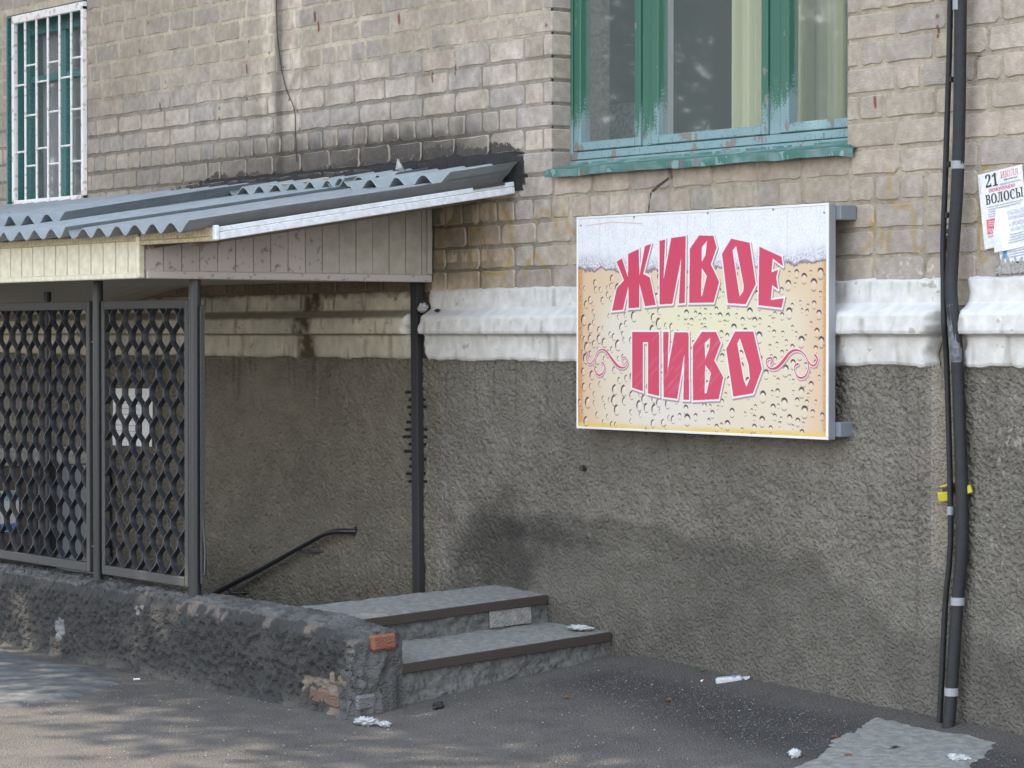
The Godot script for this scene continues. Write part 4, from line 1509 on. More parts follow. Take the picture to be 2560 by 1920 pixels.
func build_lobby() -> void:
	var t := thing("basement_entrance", "grey basement door and lobby half hidden behind the lattice at the far left", "entrance")
	put("lobby_wall", span(Vector3(-6.5, -2.4, 0.03), Vector3(-4.0, 0.77, 1.08), 0.006), M.lobby, t)
	put("lintel", span(Vector3(-4.02, 0.69, 0.05), Vector3(-3.965, 0.785, 1.08), 0.006), M.offwhite, t)
	put("door_post", span(Vector3(-3.999, -2.0, 0.045), Vector3(-3.94, 0.689, 0.092), 0.004), M.dark_wood, t)
	put("door_post", span(Vector3(-3.999, -2.0, 0.37), Vector3(-3.94, 0.689, 0.42), 0.004), M.black_matt, t)
	put("door_post", span(Vector3(-3.999, -2.0, 0.43), Vector3(-3.95, 0.689, 0.47), 0.004), M.steel_grey, t)
	put("door_leaf", span(Vector3(-3.999, -2.0, 0.0925), Vector3(-3.965, 0.685, 0.3695), 0.004), M.door_grey, t)
	put("door_leaf", span(Vector3(-3.999, -2.0, 0.4705), Vector3(-3.97, 0.685, 1.05), 0.004), M.lobby, t)
	put("meter_tag", span(Vector3(-3.938, 0.71, 0.05), Vector3(-3.93, 0.74, 0.085), 0.001), M.offwhite, t)
	var p := thing("door_poster", "white poster with blue bands on the door behind the left lattice", "poster", Vector3(-3.968, 0.34, 0.6))
	put("sheet", span(Vector3(0, 0, -0.02), Vector3(0.002, 0.22, 0.3), 0.0), M.paper, p)
	put("blue_band", span(Vector3(0.0022, 0.005, -0.018), Vector3(0.003, 0.045, 0.298), 0.0), M.paper_blue, p)
	put("blue_band", span(Vector3(0.0022, 0.165, -0.018), Vector3(0.003, 0.218, 0.06), 0.0), M.paper_cyan, p)
	var n := thing("wall_notice", "white paper notice on the wall behind the right lattice screen", "notice", Vector3(-3.7, 0.945, 0.042))
	put("sheet", grid(12, 10, func(u, v): return Vector3(lerpf(-0.22, 0.22, u), lerpf(-0.155, 0.155, v) + 0.006 * u, 0.004 * sin(u * 5.0) + 0.003 * sin(v * 7.0))), M.paper, n)
	for k in 7:
		put("text_line", span(Vector3(-0.17, -0.105 + 0.03 * k, 0.0085), Vector3(-0.17 + rng.randf_range(0.2, 0.33), -0.1 + 0.03 * k, 0.009), 0.0), M.ink_soft, n)
	var wire := tube([Vector3(-4.9, 0.62, 0.06), Vector3(-4.6, 0.64, 0.07), Vector3(-4.35, 0.7, 0.07), Vector3(-4.1, 0.78, 0.05)], 0.004, 6)
	tag(put("yellow_wire", wire, M.yellow_wire), "thin yellowish wire on the wall behind the left lattice", "wire")

# ------------------------------------------------------------------ the signboard
func build_sign() -> void:
	var t := thing("signboard", "signboard reading ЖИВОЕ ПИВО in red letters over foam and beer drops", "signboard", Vector3(0.338, 1.005, 0.125))
	var W := 1.527
	var H := 0.877
	put("box_body", span(Vector3(0, 0, -0.036), Vector3(W, H, -0.0012), 0.002), M.alu, t)
	var st := SurfaceTool.new()
	st.begin(Mesh.PRIMITIVE_TRIANGLES)
	var c := [Vector3(0.008, 0.008, 0.0005), Vector3(0.008, H - 0.008, 0.0005), Vector3(W - 0.008, H - 0.008, 0.0005), Vector3(W - 0.008, 0.008, 0.0005)]
	var uv := [Vector2(0, 1), Vector2(0, 0), Vector2(1, 0), Vector2(1, 1)]
	for k in [0, 1, 2, 0, 2, 3]:
		st.set_uv(uv[k])
		st.set_normal(Vector3(0, 0, 1))
		st.add_vertex(c[k])
	put("print", st.commit(), M.sign_print, t)
	for e in [[Vector3(0, 0, 0), Vector3(W, 0.009, 0)], [Vector3(0, H - 0.009, 0), Vector3(W, H, 0)], [Vector3(0, 0.0095, 0), Vector3(0.009, H - 0.0095, 0)], [Vector3(W - 0.012, 0.0095, 0), Vector3(W, H - 0.0095, 0)]]:
		put("edge_profile", span(e[0] + Vector3(0, 0, -0.001), e[1] + Vector3(0, 0, 0.0025), 0.001), M.alu_bright, t)
	for q in [[0.25, 0.985], [0.55, 0.985], [0.8, 0.985], [0.02, 0.96], [0.985, 0.7], [0.985, 0.4], [0.3, 0.015], [0.72, 0.015], [0.985, 0.96]]:
		put("screw", tube([Vector3(q[0] * W, q[1] * H, 0.002), Vector3(q[0] * W, q[1] * H, 0.0038)], 0.0045, 8), M.screw, t)
	for y in [0.01, 0.815]:
		put("mounting_bar", span(Vector3(0.05, y, -0.118), Vector3(W + 0.024, y + 0.055, -0.0365), 0.003), M.bracket_grey, t)

# ------------------------------------------------------------------ pipes on the wall
func build_pipes() -> void:
	var t := thing("cable_pipe", "thick black cable pipe running down the wall right of the signboard", "pipe")
	var big := [Vector3(2.474, 3.7, 0.06), Vector3(2.47, 2.58, 0.06), Vector3(2.461, 2.0, 0.06), Vector3(2.44, 1.66, 0.066), Vector3(2.443, 1.56, 0.075), Vector3(2.462, 1.47, 0.085), Vector3(2.472, 1.38, 0.08), Vector3(2.47, 1.26, 0.068), Vector3(2.488, 0.8, 0.062), Vector3(2.486, 0.62, 0.062), Vector3(2.468, 0.45, 0.064), Vector3(2.45, 0.12, 0.075), Vector3(2.442, -0.02, 0.085), Vector3(2.44, -0.08, 0.09)]
	put("pipe", tube(_curve(big), 0.0225, 18), M.pipe, t)
	for q in [[2.465, 2.57, 0.06, 0], [2.459, 1.995, 0.06, 1], [2.468, 0.452, 0.064, 1], [2.45, 0.13, 0.075, 2]]:
		var h: float = [0.03, 0.014, 0.014][q[3]]
		put("tape_band", tube([Vector3(q[0], q[1] - h, q[2]), Vector3(q[0], q[1] + h, q[2])], 0.0245, 16), M.tape, t)
	# paint smeared over the pipe at the string course
	put("paint_smear", tube(_curve([Vector3(2.456, 1.5, 0.0845), Vector3(2.466, 1.44, 0.0865), Vector3(2.473, 1.36, 0.0805), Vector3(2.471, 1.3, 0.0745)]), 0.0212, 12), M.smear, t)
	var s := thing("cable_pipe", "thin black cable conduit just left of the thick pipe", "pipe")
	var small := [Vector3(2.425, 3.7, 0.05), Vector3(2.41, 2.58, 0.05), Vector3(2.394, 2.1, 0.05), Vector3(2.388, 1.9, 0.052), Vector3(2.378, 1.72, 0.05), Vector3(2.392, 1.58, 0.062), Vector3(2.425, 1.44, 0.092), Vector3(2.408, 1.28, 0.06), Vector3(2.424, 0.78, 0.055), Vector3(2.42, 0.6, 0.055), Vector3(2.4, 0.44, 0.055), Vector3(2.386, 0.14, 0.06), Vector3(2.378, -0.06, 0.065)]
	put("pipe", tube(_curve(small), 0.0105, 12), M.pipe, s)
	put("tape_band", tube([Vector3(2.4235, 0.755, 0.0552), Vector3(2.4225, 0.785, 0.0552)], 0.0125, 12), M.tape, s)
	for q in [[2.401, 2.3], [2.39, 2.0], [2.383, 1.82]]:
		put("clip", box_mesh(Vector3(q[0] + 0.012, q[1], 0.045), Vector3(0.012, 0.02, 0.02), 0.002), M.black_matt, s)
	# rusty anchor left of the pipes
	var a := thing("wall_anchor", "rusty iron anchor with a bolt in a hole beside the thin conduit", "anchor", Vector3(2.365, 1.71, 0.0))
	put("plate", box_mesh(Vector3(0.006, -0.01, 0.012), Vector3(0.02, 0.1, 0.018), 0.003, Basis(Vector3(0, 0, 1), 0.2)), M.rusty, a)
	put("bolt", tube([Vector3(-0.002, -0.018, 0.02), Vector3(-0.004, -0.018, 0.04)], 0.008, 8), M.alu, a)
	put("hook", tube([Vector3(0.02, 0.025, 0.02), Vector3(0.0, 0.02, 0.035), Vector3(-0.006, -0.03, 0.03), Vector3(0.004, -0.06, 0.02)], 0.005, 8), M.rusty, a)
	put("hole", box_mesh(Vector3(-0.008, 0.055, 0.004), Vector3(0.035, 0.016, 0.004), 0.001), M.groove, a)
	# crushed yellow packet stuck behind the pipes
	var y := thing("yellow_packet", "crushed yellow packet wedged behind the cable pipes", "packet", Vector3(2.4, 0.83, 0.04))
	put("side", box_mesh(Vector3(-0.022, -0.012, 0.0), Vector3(0.042, 0.034, 0.022), 0.003, Basis.from_euler(Vector3(0.2, 0.3, 0.15))), M.yellow, y)
	put("flap", box_mesh(Vector3(-0.004, 0.03, 0.0), Vector3(0.055, 0.006, 0.024), 0.001, Basis.from_euler(Vector3(0.1, 0.2, 0.25))), M.yellow, y)
	put("far_side", box_mesh(Vector3(0.105, 0.018, 0.012), Vector3(0.03, 0.028, 0.012), 0.002, Basis.from_euler(Vector3(0, 0.2, 0.3))), M.yellow, y)
	put("inside", box_mesh(Vector3(0.0, 0.012, -0.002), Vector3(0.05, 0.02, 0.012), 0.001, Basis.from_euler(Vector3(0, 0.2, 0.2))), M.groove, y)

func _curve(key: Array) -> Array:
	var c := Curve3D.new()
	for k in key.size():
		var tg: Vector3 = (key[mini(k + 1, key.size() - 1)] - key[maxi(k - 1, 0)]) / 6.0
		c.add_point(key[k], -tg, tg)
	var pts := []
	for k in key.size() - 1:
		for s in 5:
			pts.append(c.sample(k, s / 5.0))
	pts.append(key[-1])
	return pts

# ------------------------------------------------------------------ bills pasted on the bricks
func words(text: String, face: String, parent: Node3D, x0: float, x1: float, y0: float, y1: float, m: Material, slant := 0.0, bold := true, z := 0.0016) -> void:
	var f := SystemFont.new()
	f.font_names = PackedStringArray([face])
	if bold:
		f.font_weight = 700
	var tm := TextMesh.new()
	tm.text = text
	tm.font = f
	tm.font_size = 64
	tm.pixel_size = 0.001
	tm.depth = 0.0
	tm.curve_step = 1.0
	var b := tm.get_aabb()
	if b.size.x < 1e-5:
		return
	var o := put("lettering", tm, m, parent)
	var sx := (x1 - x0) / b.size.x
	var sy := (y1 - y0) / b.size.y
	var bs := Basis(Vector3(sx, 0, 0), Vector3(slant * sy, sy, 0), Vector3(0, 0, 1))
	o.transform = Transform3D(bs, Vector3(x0, y0, z) - bs * Vector3(b.position.x, b.position.y, 0) - Vector3(slant * sy * 0.5 * b.size.y, 0, 0) * 0.3)

func build_bills() -> void:
	var tilt := deg_to_rad(7.5)
	# top left corner, x right, y down as negative
	var a := thing("hair_buying_bill", "white bill reading 21 and ВОЛОСЫ in black, on the bricks right of the pipes", "bill", Vector3(2.509, 1.958, 0.011))
	a.rotation.z = tilt
	put("sheet", grid(16, 16, func(u, v): return Vector3(0.212 * u, -0.266 + 0.266 * v, 0.0004 + 0.0009 * sin(u * 6.0 + v * 3.0))), M.paper, a)
	words("21", "Droid Serif", a, 0.034, 0.092, -0.052, -0.006, M.ink, 0.0)
	words("ИЮЛЯ", "Droid Serif", a, 0.107, 0.192, -0.031, -0.008, M.red_ink, 0.0, false)
	words("ПЯТНИЦА", "Droid Sans", a, 0.12, 0.185, -0.043, -0.036, M.ink, 0.15)
	put("text_line", span(Vector3(0.1, -0.054, 0.0018), Vector3(0.2, -0.0495, 0.0022), 0.0), M.ink_soft, a)
	words("ПОКУПАЕМ", "Droid Sans", a, 0.045, 0.168, -0.071, -0.059, M.red_ink, 0.25)
	words("ВОЛОСЫ", "Droid Serif", a, 0.026, 0.206, -0.112, -0.077, M.ink)
	for k in 5:
		put("text_line", span(Vector3(0.03 + 0.004 * (k % 3), -0.123 - 0.0085 * k, 0.0018), Vector3(0.2 - 0.012 * (k % 2), -0.1205 - 0.0085 * k, 0.0022), 0.0), M.ink_soft, a)
	put("red_box", span(Vector3(0.022, -0.216, 0.0018), Vector3(0.1, -0.164, 0.0022), 0.0), M.red_ink, a)
	for k in 3:
		put("text_line", span(Vector3(0.03, -0.174 - 0.007 * k, 0.0023), Vector3(0.09, -0.172 - 0.007 * k, 0.0027), 0.0), M.paper, a)
	words("ЧАСЫ", "Droid Serif", a, 0.028, 0.08, -0.212, -0.197, M.paper, 0.0, true, 0.003)
	words("ПОКУПАЕМ", "Droid Sans", a, 0.022, 0.062, -0.228, -0.222, M.red_ink)
	for k in 14:
		put("text_line", span(Vector3(0.006, -0.014 - 0.0042 * k, 0.0018), Vector3(0.0095, -0.0118 - 0.0042 * k, 0.0022), 0.0), M.ink_soft, a)
	# second sheet, curling over the first
	var b := thing("curling_bill", "white bill with faint blue print curling over the lower half of the ВОЛОСЫ bill", "bill", Vector3(2.6, 1.83, 0.0145))
	b.rotation.z = tilt + 0.02
	put("sheet", grid(30, 24, func(u, v):
		var x: float = 0.17 * u
		var y: float = -0.148 * (1.0 - v)
		var cut := 0.0
		var k: float = maxf(0.0, 1.0 - (u * 2.2 + absf(v - 0.45) * 0.6))
		return Vector3(x + cut + k * 0.02 - (0.028 * (1.0 - v) if u < 0.02 else 0.0), y, 0.001 + 0.03 * k * k)), M.paper, b)
	for k in 4:
		words(["ОБЛАСТЬ Т", "ПОМОЩЬ", "К РЕМОНТУ", "ОБРАЩАТЬСЯ"][k], "Droid Serif", b, 0.055, 0.16 - 0.02 * (k % 2), -0.027 - 0.02 * k, -0.014 - 0.02 * k, M.blue_ink, 0.0, false, 0.004)
	for k in 4:
		put("text_line", span(Vector3(0.04, -0.098 - 0.009 * k, 0.004), Vector3(0.15 - 0.02 * (k % 2), -0.0955 - 0.009 * k, 0.0044), 0.0), M.ink_soft, b)
	var c := thing("torn_bill", "torn white bill with a blue mark below the curling bill", "bill", Vector3(2.613, 1.69, 0.011))
	c.rotation.z = tilt
	put("sheet", grid(14, 8, func(u, v): return Vector3(0.16 * u, -0.045 * (1.0 - v) - 0.012 * u * (1.0 - v), 0.0006)), M.paper, c)
	put("blue_mark", box_mesh(Vector3(0.026, -0.018, 0.0012), Vector3(0.018, 0.03, 0.0006), 0.0, Basis(Vector3(0, 0, 1), -0.2)), M.paper_blue, c)
	for k in 3:
		put("text_line", span(Vector3(0.045, -0.016 - 0.009 * k, 0.001), Vector3(0.14, -0.0115 - 0.009 * k, 0.0014), 0.0), M.ink_soft, c)
	var d := thing("paper_remnant", "ragged remnant of a torn off bill above the white string course", "paper scrap", Vector3(2.585, 1.605, 0.01))
	put("sheet", grid(60, 12, func(u, v):
		var top: float = 0.058 - 0.02 * u + 0.014 * absf(nz.get_noise_2d(u * 1900.0, 5.0)) + 0.012 * sin(u * 40.0)
		var bot: float = 0.006 * nz.get_noise_2d(u * 1500.0, 15.0) + 0.008 * u
		return Vector3(0.2 * u + 0.01 * nz.get_noise_2d(v * 900.0, u * 200.0), lerpf(bot, top * smooth(0.0, 0.2, u), v), 0.003 + 0.002 * sin(u * 60.0))), M.paper_old, d)

# ------------------------------------------------------------------ odds and ends
func crumple(r: float, flat: float, seed_no: int, stretch := 1.0) -> ArrayMesh:
	return grid(22, 14, func(u, v):
		var a: float = u * TAU
		var b: float = v * PI
		var d := Vector3(sin(b) * cos(a), cos(b), sin(b) * sin(a))
		var q := 1.0 + 0.55 * nz.get_noise_3d(d.x * 260.0 + seed_no * 77.0, d.y * 260.0, d.z * 260.0) + 0.3 * nz.get_noise_3d(d.x * 800.0, d.y * 800.0 + seed_no * 31.0, d.z * 800.0)
		return Vector3(d.x * r * q * stretch, d.y * r * q * flat, d.z * r * q))

func litter(called: String, label: String, cat: String, x: float, z: float, r: float, flat: float, sd: int, m: Material, y := INF, stretch := 1.0, turn := 0.0) -> void:
	var yy := ground_y(x, z) if y == INF else y
	var o := put(called, crumple(r, flat, sd, stretch), m)
	o.position = Vector3(x, yy + r * flat * 0.75, z)
	o.rotation.y = turn
	tag(o, label, cat)

func build_small_things() -> void:
	litter("paper_scrap", "crumpled whitish paper at the foot of the low wall's broken end", "litter", 0.63, 1.36, 0.032, 0.5, 1, M.paper_grey, INF, 1.5, 0.6)
	litter("paper_scrap", "small grey crumpled paper touching the scrap by the wall end", "litter", 0.71, 1.33, 0.022, 0.5, 2, M.paper_grey)
	litter("paper_wrapper", "flattened white wrapper on the right end of the lower step", "litter", 0.32, 0.09, 0.03, 0.35, 3, M.paper_litter, 0.162, 1.8, 0.3)
	var b := thing("milk_carton", "crushed white carton lying on the asphalt in front of the wall", "carton", Vector3(1.245, ground_y(1.245, 0.07), 0.07))
	b.rotation = Vector3(0.0, 0.9, 0.1)
	put("body", box_mesh(Vector3(0, 0.014, 0), Vector3(0.105, 0.026, 0.05), 0.007), M.paper_litter, b)
	put("blue_stripe", box_mesh(Vector3(0.02, 0.0285, 0.0), Vector3(0.016, 0.0015, 0.047), 0.0), M.paper_blue, b)
	put("torn_top", box_mesh(Vector3(0.062, 0.018, 0.006), Vector3(0.04, 0.003, 0.046), 0.001, Basis.from_euler(Vector3(0.3, 0.1, 0.5))), M.paper_litter, b)
	litter("paper_ball", "white paper ball at the edge of the concrete patch", "litter", 2.36, 0.74, 0.02, 0.8, 5, M.paper_litter)
	litter("paper_scrap", "white scrap on the asphalt at the bottom right corner of the photo", "litter", 2.8, 0.4, 0.028, 0.4, 6, M.paper_litter, INF, 1.5)
	litter("paper_wad", "grey white wad stuck on the string course beside the black wall post", "litter", -0.9, 0.055, 0.022, 0.9, 7, M.paper_grey, 1.502)
	litter("mortar_lump", "small dark mortar lump on the string course near the wall post", "rubble", -0.79, 0.05, 0.012, 0.6, 8, M.rusty, 1.498)
	litter("foil_piece", "small whitish scrap on the concrete beside the foot of the thick pipe", "litter", 2.33, 0.1, 0.008, 0.6, 9, M.paper_grey)
	litter("black_lump", "black tar lump beside the foot of the lower step", "rubble", 0.62, 1.02, 0.02, 0.7, 10, M.black_matt)
	# cigarette ends
	var ends := [[1.79, 0.02, "white cigarette end near the tip of the concrete patch"], [0.72, -0.0, "cigarette end lying close to the lower step"], [1.14, 0.12, "white cigarette end left of the carton"], [-1.05, 1.44, "white cigarette end at the foot of the low wall, left of its lattice"]]
	for q in ends:
		var zq: float = maxf(q[1], 0.06)
		var o := put("cigarette_end", tube([Vector3(-0.014, 0, 0), Vector3(0.014, 0, 0)], 0.0042, 8), M.paper)
		o.position = Vector3(q[0], ground_y(q[0], zq) + 0.006, zq)
		o.rotation.y = rng.randf_range(0.0, 3.0)
		tag(o, q[2], "cigarette end")
	for q in [[0.93, 0.63, "small orange leaf on the asphalt in front of the steps"], [1.3, 0.42, "orange crumb of brick on the dark asphalt"], [2.25, 0.45, "orange chip on the left edge of the concrete patch"], [2.5, 0.62, "tiny orange chip in the middle of the concrete patch"]]:
		var o := put("brick_chip", crumple(0.011, 0.4, int(q[0] * 100.0)), M.red_brick[0])
		o.position = Vector3(q[0], ground_y(q[0], q[1]) + 0.008, q[1])
		tag(o, q[2], "chip")
	# wall plug
	var w := thing("wall_plug", "rusty wall plug sticking out of the roughcast below the signboard", "wall plug", Vector3(0.265, 0.834, 0.02))
	put("stub", tube([Vector3(0, 0, 0), Vector3(0.004, 0, 0.03)], 0.012, 10), M.rusty, w)
	put("bore", tube([Vector3(0.004, 0, 0.0302), Vector3(0.0042, 0, 0.031)], 0.006, 8), M.groove, w)
	# scrap on the roof and the dangling wire
	var s := new_st()
	quad(s, Vector3(-0.05, 0, 0), Vector3(-0.02, 0.05, 0.01), Vector3(0.04, 0.005, 0.02), Vector3(0.03, -0.01, 0.0))
	quad(s, Vector3(0.03, -0.01, -0.004), Vector3(0.04, 0.005, 0.014), Vector3(-0.02, 0.05, 0.002), Vector3(-0.05, 0, -0.006))
	var rp := put("plaster_shard", done(s), M.offwhite)
	rp.position = Vector3(-1.02, 2.15, 0.09)
	tag(rp, "white plaster shard lying on the roof sheets against the wall", "shard")
	var st2 := put("dry_stick", tube([Vector3(-2.0, 2.115, 0.2), Vector3(-1.8, 2.12, 0.17), Vector3(-1.58, 2.135, 0.13)], 0.004, 6), M.straw)
	tag(st2, "pale dry stick lying across the roof sheets", "stick")
	var wire := _curve([Vector3(-2.243, 3.7, 0.012), Vector3(-2.24, 3.0, 0.014), Vector3(-2.215, 2.8, 0.016), Vector3(-2.16, 2.62, 0.014), Vector3(-2.08, 2.5, 0.012), Vector3(-2.065, 2.4, 0.014), Vector3(-2.055, 2.24, 0.012)])
	tag(put("hanging_wire", tube(wire, 0.0026, 6), M.black_matt), "thin dark wire hanging down the bricks above the canopy", "wire")
	# weeds
	for q in [[Vector3(-3.24, 2.115, 0.05), 0.1, 7, 0.02, "small green weed growing where the canopy roof meets the wall"], [Vector3(1.06, 0.055, 0.05), 0.02, 6, 0.036, "tiny green weed at the foot of the wall in front of the carton"]]:
		var p := thing("weed", q[4], "weed", q[0])
		put("stem", tube([Vector3.ZERO, Vector3(0.004, q[1] * 0.6, 0.004), Vector3(0.0, q[1], 0.008)], 0.0016, 5), M.weed, p)
		for k in q[2]:
			var a := rng.randf() * TAU
			var l := new_st()
			var r: float = maxf(q[3] * 0.5, 0.016)
			var e := Vector3(cos(a), rng.randf_range(0.1, 0.6), sin(a)).normalized() * r
			var sd := Vector3(-sin(a), 0, cos(a)) * r * 0.3
			quad(l, Vector3.ZERO, e * 0.5 + sd, e, e * 0.5 - sd)
			var o := put("leaf", done(l), M.weed, p)
			o.position = Vector3(0, q[1] * (k + 1.0) / q[2], 0.004)

# ------------------------------------------------------------------ ground
func build_ground() -> void:
	var xs := []
	var zs := []
	var x := -110.0
	while x < 110.0:
		xs.append(x)
		x += clampf(absf(x - clampf(x, -4.6, 4.2)) * 0.25, 0.035, 12.0) if not (x > -4.6 and x < 4.2) else 0.035
	xs.append(110.0)
	var z := -60.0
	while z < 120.0:
		zs.append(z)
		z += clampf(absf(z - clampf(z, -0.2, 3.6)) * 0.25, 0.03, 12.0) if not (z > -0.2 and z < 3.6) else 0.03
	zs.append(120.0)
	var nu := xs.size() - 1
	var nv := zs.size() - 1
	var f := func(u: float, v: float) -> Vector3:
		var px: float = xs[int(round(u * nu))]
		var pz: float = zs[int(round(v * nv))]
		if px > -6.6 and px < 0.1 and pz > -0.05 and pz < 1.16:
			return Vector3(px, -2.45, pz)
		var y := ground_y(px, pz)
		if pz > -0.3 and pz < 4.0:
			y += 0.006 * nz2.get_noise_2d(px * 200.0, pz * 200.0) + 0.0025 * nz.get_noise_2d(px * 1500.0, pz * 1500.0)
			# silt gathered along the wall and the steps
			y += 0.022 * smooth(0.2, 0.0, pz) * smooth(0.45, 0.7, px)
		return Vector3(px, y, pz)
	var col := func(p: Vector3) -> Color:
		var a := nz2.get_noise_2d(p.x * 120.0, p.z * 120.0)
		var b := nz.get_noise_2d(p.x * 500.0, p.z * 500.0)
		var c := Vector3(0.235, 0.216, 0.192) * (1.0 + 0.22 * a + 0.2 * b)
		# newer, darker asphalt along the wall
		var lim := 0.52 + 0.1 * a + 0.06 * b + 0.22 * smooth(1.0, 2.2, p.x)
		var dark := smooth(lim + 0.18, lim - 0.12, p.z) * smooth(0.5, 0.75, p.x + 0.1 * b)
		c = c.lerp(Vector3(0.085, 0.078, 0.075) * (1.0 + 0.4 * b), dark * 0.9)
		# dusty silt at the wall
		var silt := smooth(0.3, 0.07, p.z + 0.1 * b) * smooth(0.45, 0.6, p.x)
		c = c.lerp(Vector3(0.2, 0.182, 0.158), silt * 0.85)
		var foot := smooth(1.62, 1.36, p.z + 0.12 * b) * smooth(0.6, 0.2, p.x)
		c = c.lerp(Vector3(0.24, 0.215, 0.178), foot * 0.75)
		return Color(c.x, c.y, c.z)
	# coarse stones showing in the newer asphalt along the wall
	var ag := new_st()
	for k in 9000:
		var gx := rng.randf_range(0.55, 3.0)
		var gz := rng.randf_range(0.1, 1.0)
		if gz > 0.45 + 0.55 * rng.randf() or rng.randf() > smooth(0.5, 0.9, gx):
			continue
		var r := 0.0015 + 0.004 * pow(rng.randf(), 2.5)
		var p := Vector3(gx, ground_y(gx, gz) + 0.006 * nz2.get_noise_2d(gx * 200.0, gz * 200.0) + 0.0005, gz)
		var a := rng.randf() * TAU
		var e := Vector3(cos(a), 0, sin(a)) * r
		var g := Vector3(-sin(a), 0, cos(a)) * r * rng.randf_range(0.6, 1.0)
		var top := p + Vector3(0, r * 0.8, 0)
		tri(ag, p + e, p + g, top); tri(ag, p + g, p - e, top); tri(ag, p - e, p - g, top); tri(ag, p - g, p + e, top)
	var agg := stuff(put("asphalt_stones", done(ag), M.stones))
	agg.set_meta("label", "coarse brownish stones in the dark asphalt along the wall")
	agg.set_meta("category", "gravel")
	structure(put("asphalt", grid(nu, nv, f, true, col), M.asphalt))
	var o1 := [Vector2(2.06, -0.02), Vector2(2.1, 0.14), Vector2(2.2, 0.3), Vector2(2.25, 0.46), Vector2(2.36, 0.6), Vector2(2.5, 0.86), Vector2(2.62, 1.2), Vector2(2.95, 1.1), Vector2(3.08, 0.66), Vector2(2.9, 0.4), Vector2(2.76, 0.16), Vector2(2.7, 0.0), Vector2(2.4, -0.03)]
	structure(put("concrete_patch", ground_patch(o1, Vector2(2.52, 0.42), 0.006, 0.09, 1), M.concrete_pale))
	var o2 := [Vector2(-4.4, 1.4), Vector2(-2.4, 1.4), Vector2(-1.5, 1.42), Vector2(-1.05, 1.45), Vector2(-0.86, 1.62), Vector2(-0.72, 1.95), Vector2(-0.56, 2.3), Vector2(-0.7, 2.9), Vector2(-2.5, 3.4), Vector2(-4.4, 3.2)]
	structure(put("cement_patch", ground_patch(o2, Vector2(-2.0, 2.1), 0.009, 0.05, 2), M.cement))
	# grit
	var st := new_st()
	for k in 2600:
		var gx := rng.randf_range(-1.2, 3.0)
		var gz := rng.randf_range(0.12, 2.6)
		if gx < 0.5 and gz < 1.36:
			continue
		var r := 0.0015 + 0.0035 * pow(rng.randf(), 4.0)
		var p := Vector3(gx, ground_y(gx, gz) + r * 0.6 + 0.003, gz)
		var a := rng.randf() * TAU
		var e := Vector3(cos(a), 0, sin(a)) * r
		var g := Vector3(-sin(a), 0, cos(a)) * r * 0.8
		var top := p + Vector3(0, r * 0.7, 0)
		tri(st, p + e, p + g, top); tri(st, p + g, p - e, top); tri(st, p - e, p - g, top); tri(st, p - g, p + e, top)
	var gr := stuff(put("grit", done(st), M.grit))
	gr.set_meta("label", "pale grit scattered on the asphalt")
	gr.set_meta("category", "grit")

# ------------------------------------------------------------------ street trees behind the photographer
func build_trees() -> void:
	var cl := new_st()
	for k in 16:
		var c := Vector3(rng.randf_range(-1, 1), rng.randf_range(-1, 1), rng.randf_range(-1, 1)) * 0.34
		var b := Basis.from_euler(Vector3(rng.randf_range(-0.9, 0.9), rng.randf() * TAU, rng.randf_range(-0.9, 0.9)))
		var l := rng.randf_range(0.1, 0.17)
		var w := l * 0.36
		quad(cl, c, c + b * Vector3(-w, 0.01, l * 0.5), c + b * Vector3(0, -0.01, l), c + b * Vector3(w, 0.01, l * 0.5))
	var leaf := done(cl)
	var spots := TREES
	var i := 0
	for s in spots:
		var base: Vector3 = s[0]
		base.y = -0.25
		var t := thing("street_tree", s[4], "tree", base, "street trees across from the building")
		var top: Vector3 = s[1] - base
		put("trunk", _trunk(top), M.bark, t)
		var mm := MultiMesh.new()
		mm.transform_format = MultiMesh.TRANSFORM_3D
		mm.use_colors = true
		mm.mesh = leaf
		var n: int = s[3]
		mm.instance_count = n
		var rad: Vector3 = s[2]
		var d := Vector3.UP
		var r := 0.0
		for k in n:
			if k % 8 == 0:
				# a new clump of twigs
				d = Vector3(rng.randfn(), rng.randfn(), rng.randfn()).normalized()
				r = pow(rng.randf(), 0.45)
			var lump := 1.0 + 0.3 * nz2.get_noise_3d(d.x * 150.0 + i * 50.0, d.y * 150.0, d.z * 150.0) + 0.2 * nz.get_noise_3d(d.x * 420.0, d.y * 420.0, d.z * 420.0)
			var p := top + d * rad * r * lump + Vector3(rng.randfn(), rng.randfn() * 0.7, rng.randfn()) * 0.24
			var bs := Basis.from_euler(Vector3(rng.randf_range(-0.4, 0.4), rng.randf() * TAU, rng.randf_range(-0.4, 0.4))).scaled(Vector3.ONE * rng.randf_range(0.8, 1.3))
			mm.set_instance_transform(k, Transform3D(bs, p))
			var g := rng.randf_range(0.7, 1.25)
			mm.set_instance_color(k, Color(0.055 * g, 0.085 * g, 0.028 * g))
		var o := MultiMeshInstance3D.new()
		o.name = "crown"
		o.multimesh = mm
		o.material_override = M.leaf
		t.add_child(o, true)
		o.set_meta("kind", "stuff")
		i += 1

func _trunk(top: Vector3) -> ArrayMesh:
	var f := func(u: float, v: float) -> Vector3:
		var c := Vector3(0, 0, 0).lerp(top, v)
		var r := lerpf(0.24, 0.07, v) * (1.0 + 0.5 * maxf(0.0, 0.06 - v) / 0.06)
		return c + Vector3(cos(u * TAU), 0, sin(u * TAU)) * r * (1.0 + 0.08 * nz.get_noise_2d(u * 600.0, v * 900.0))
	return grid(14, 20, f)
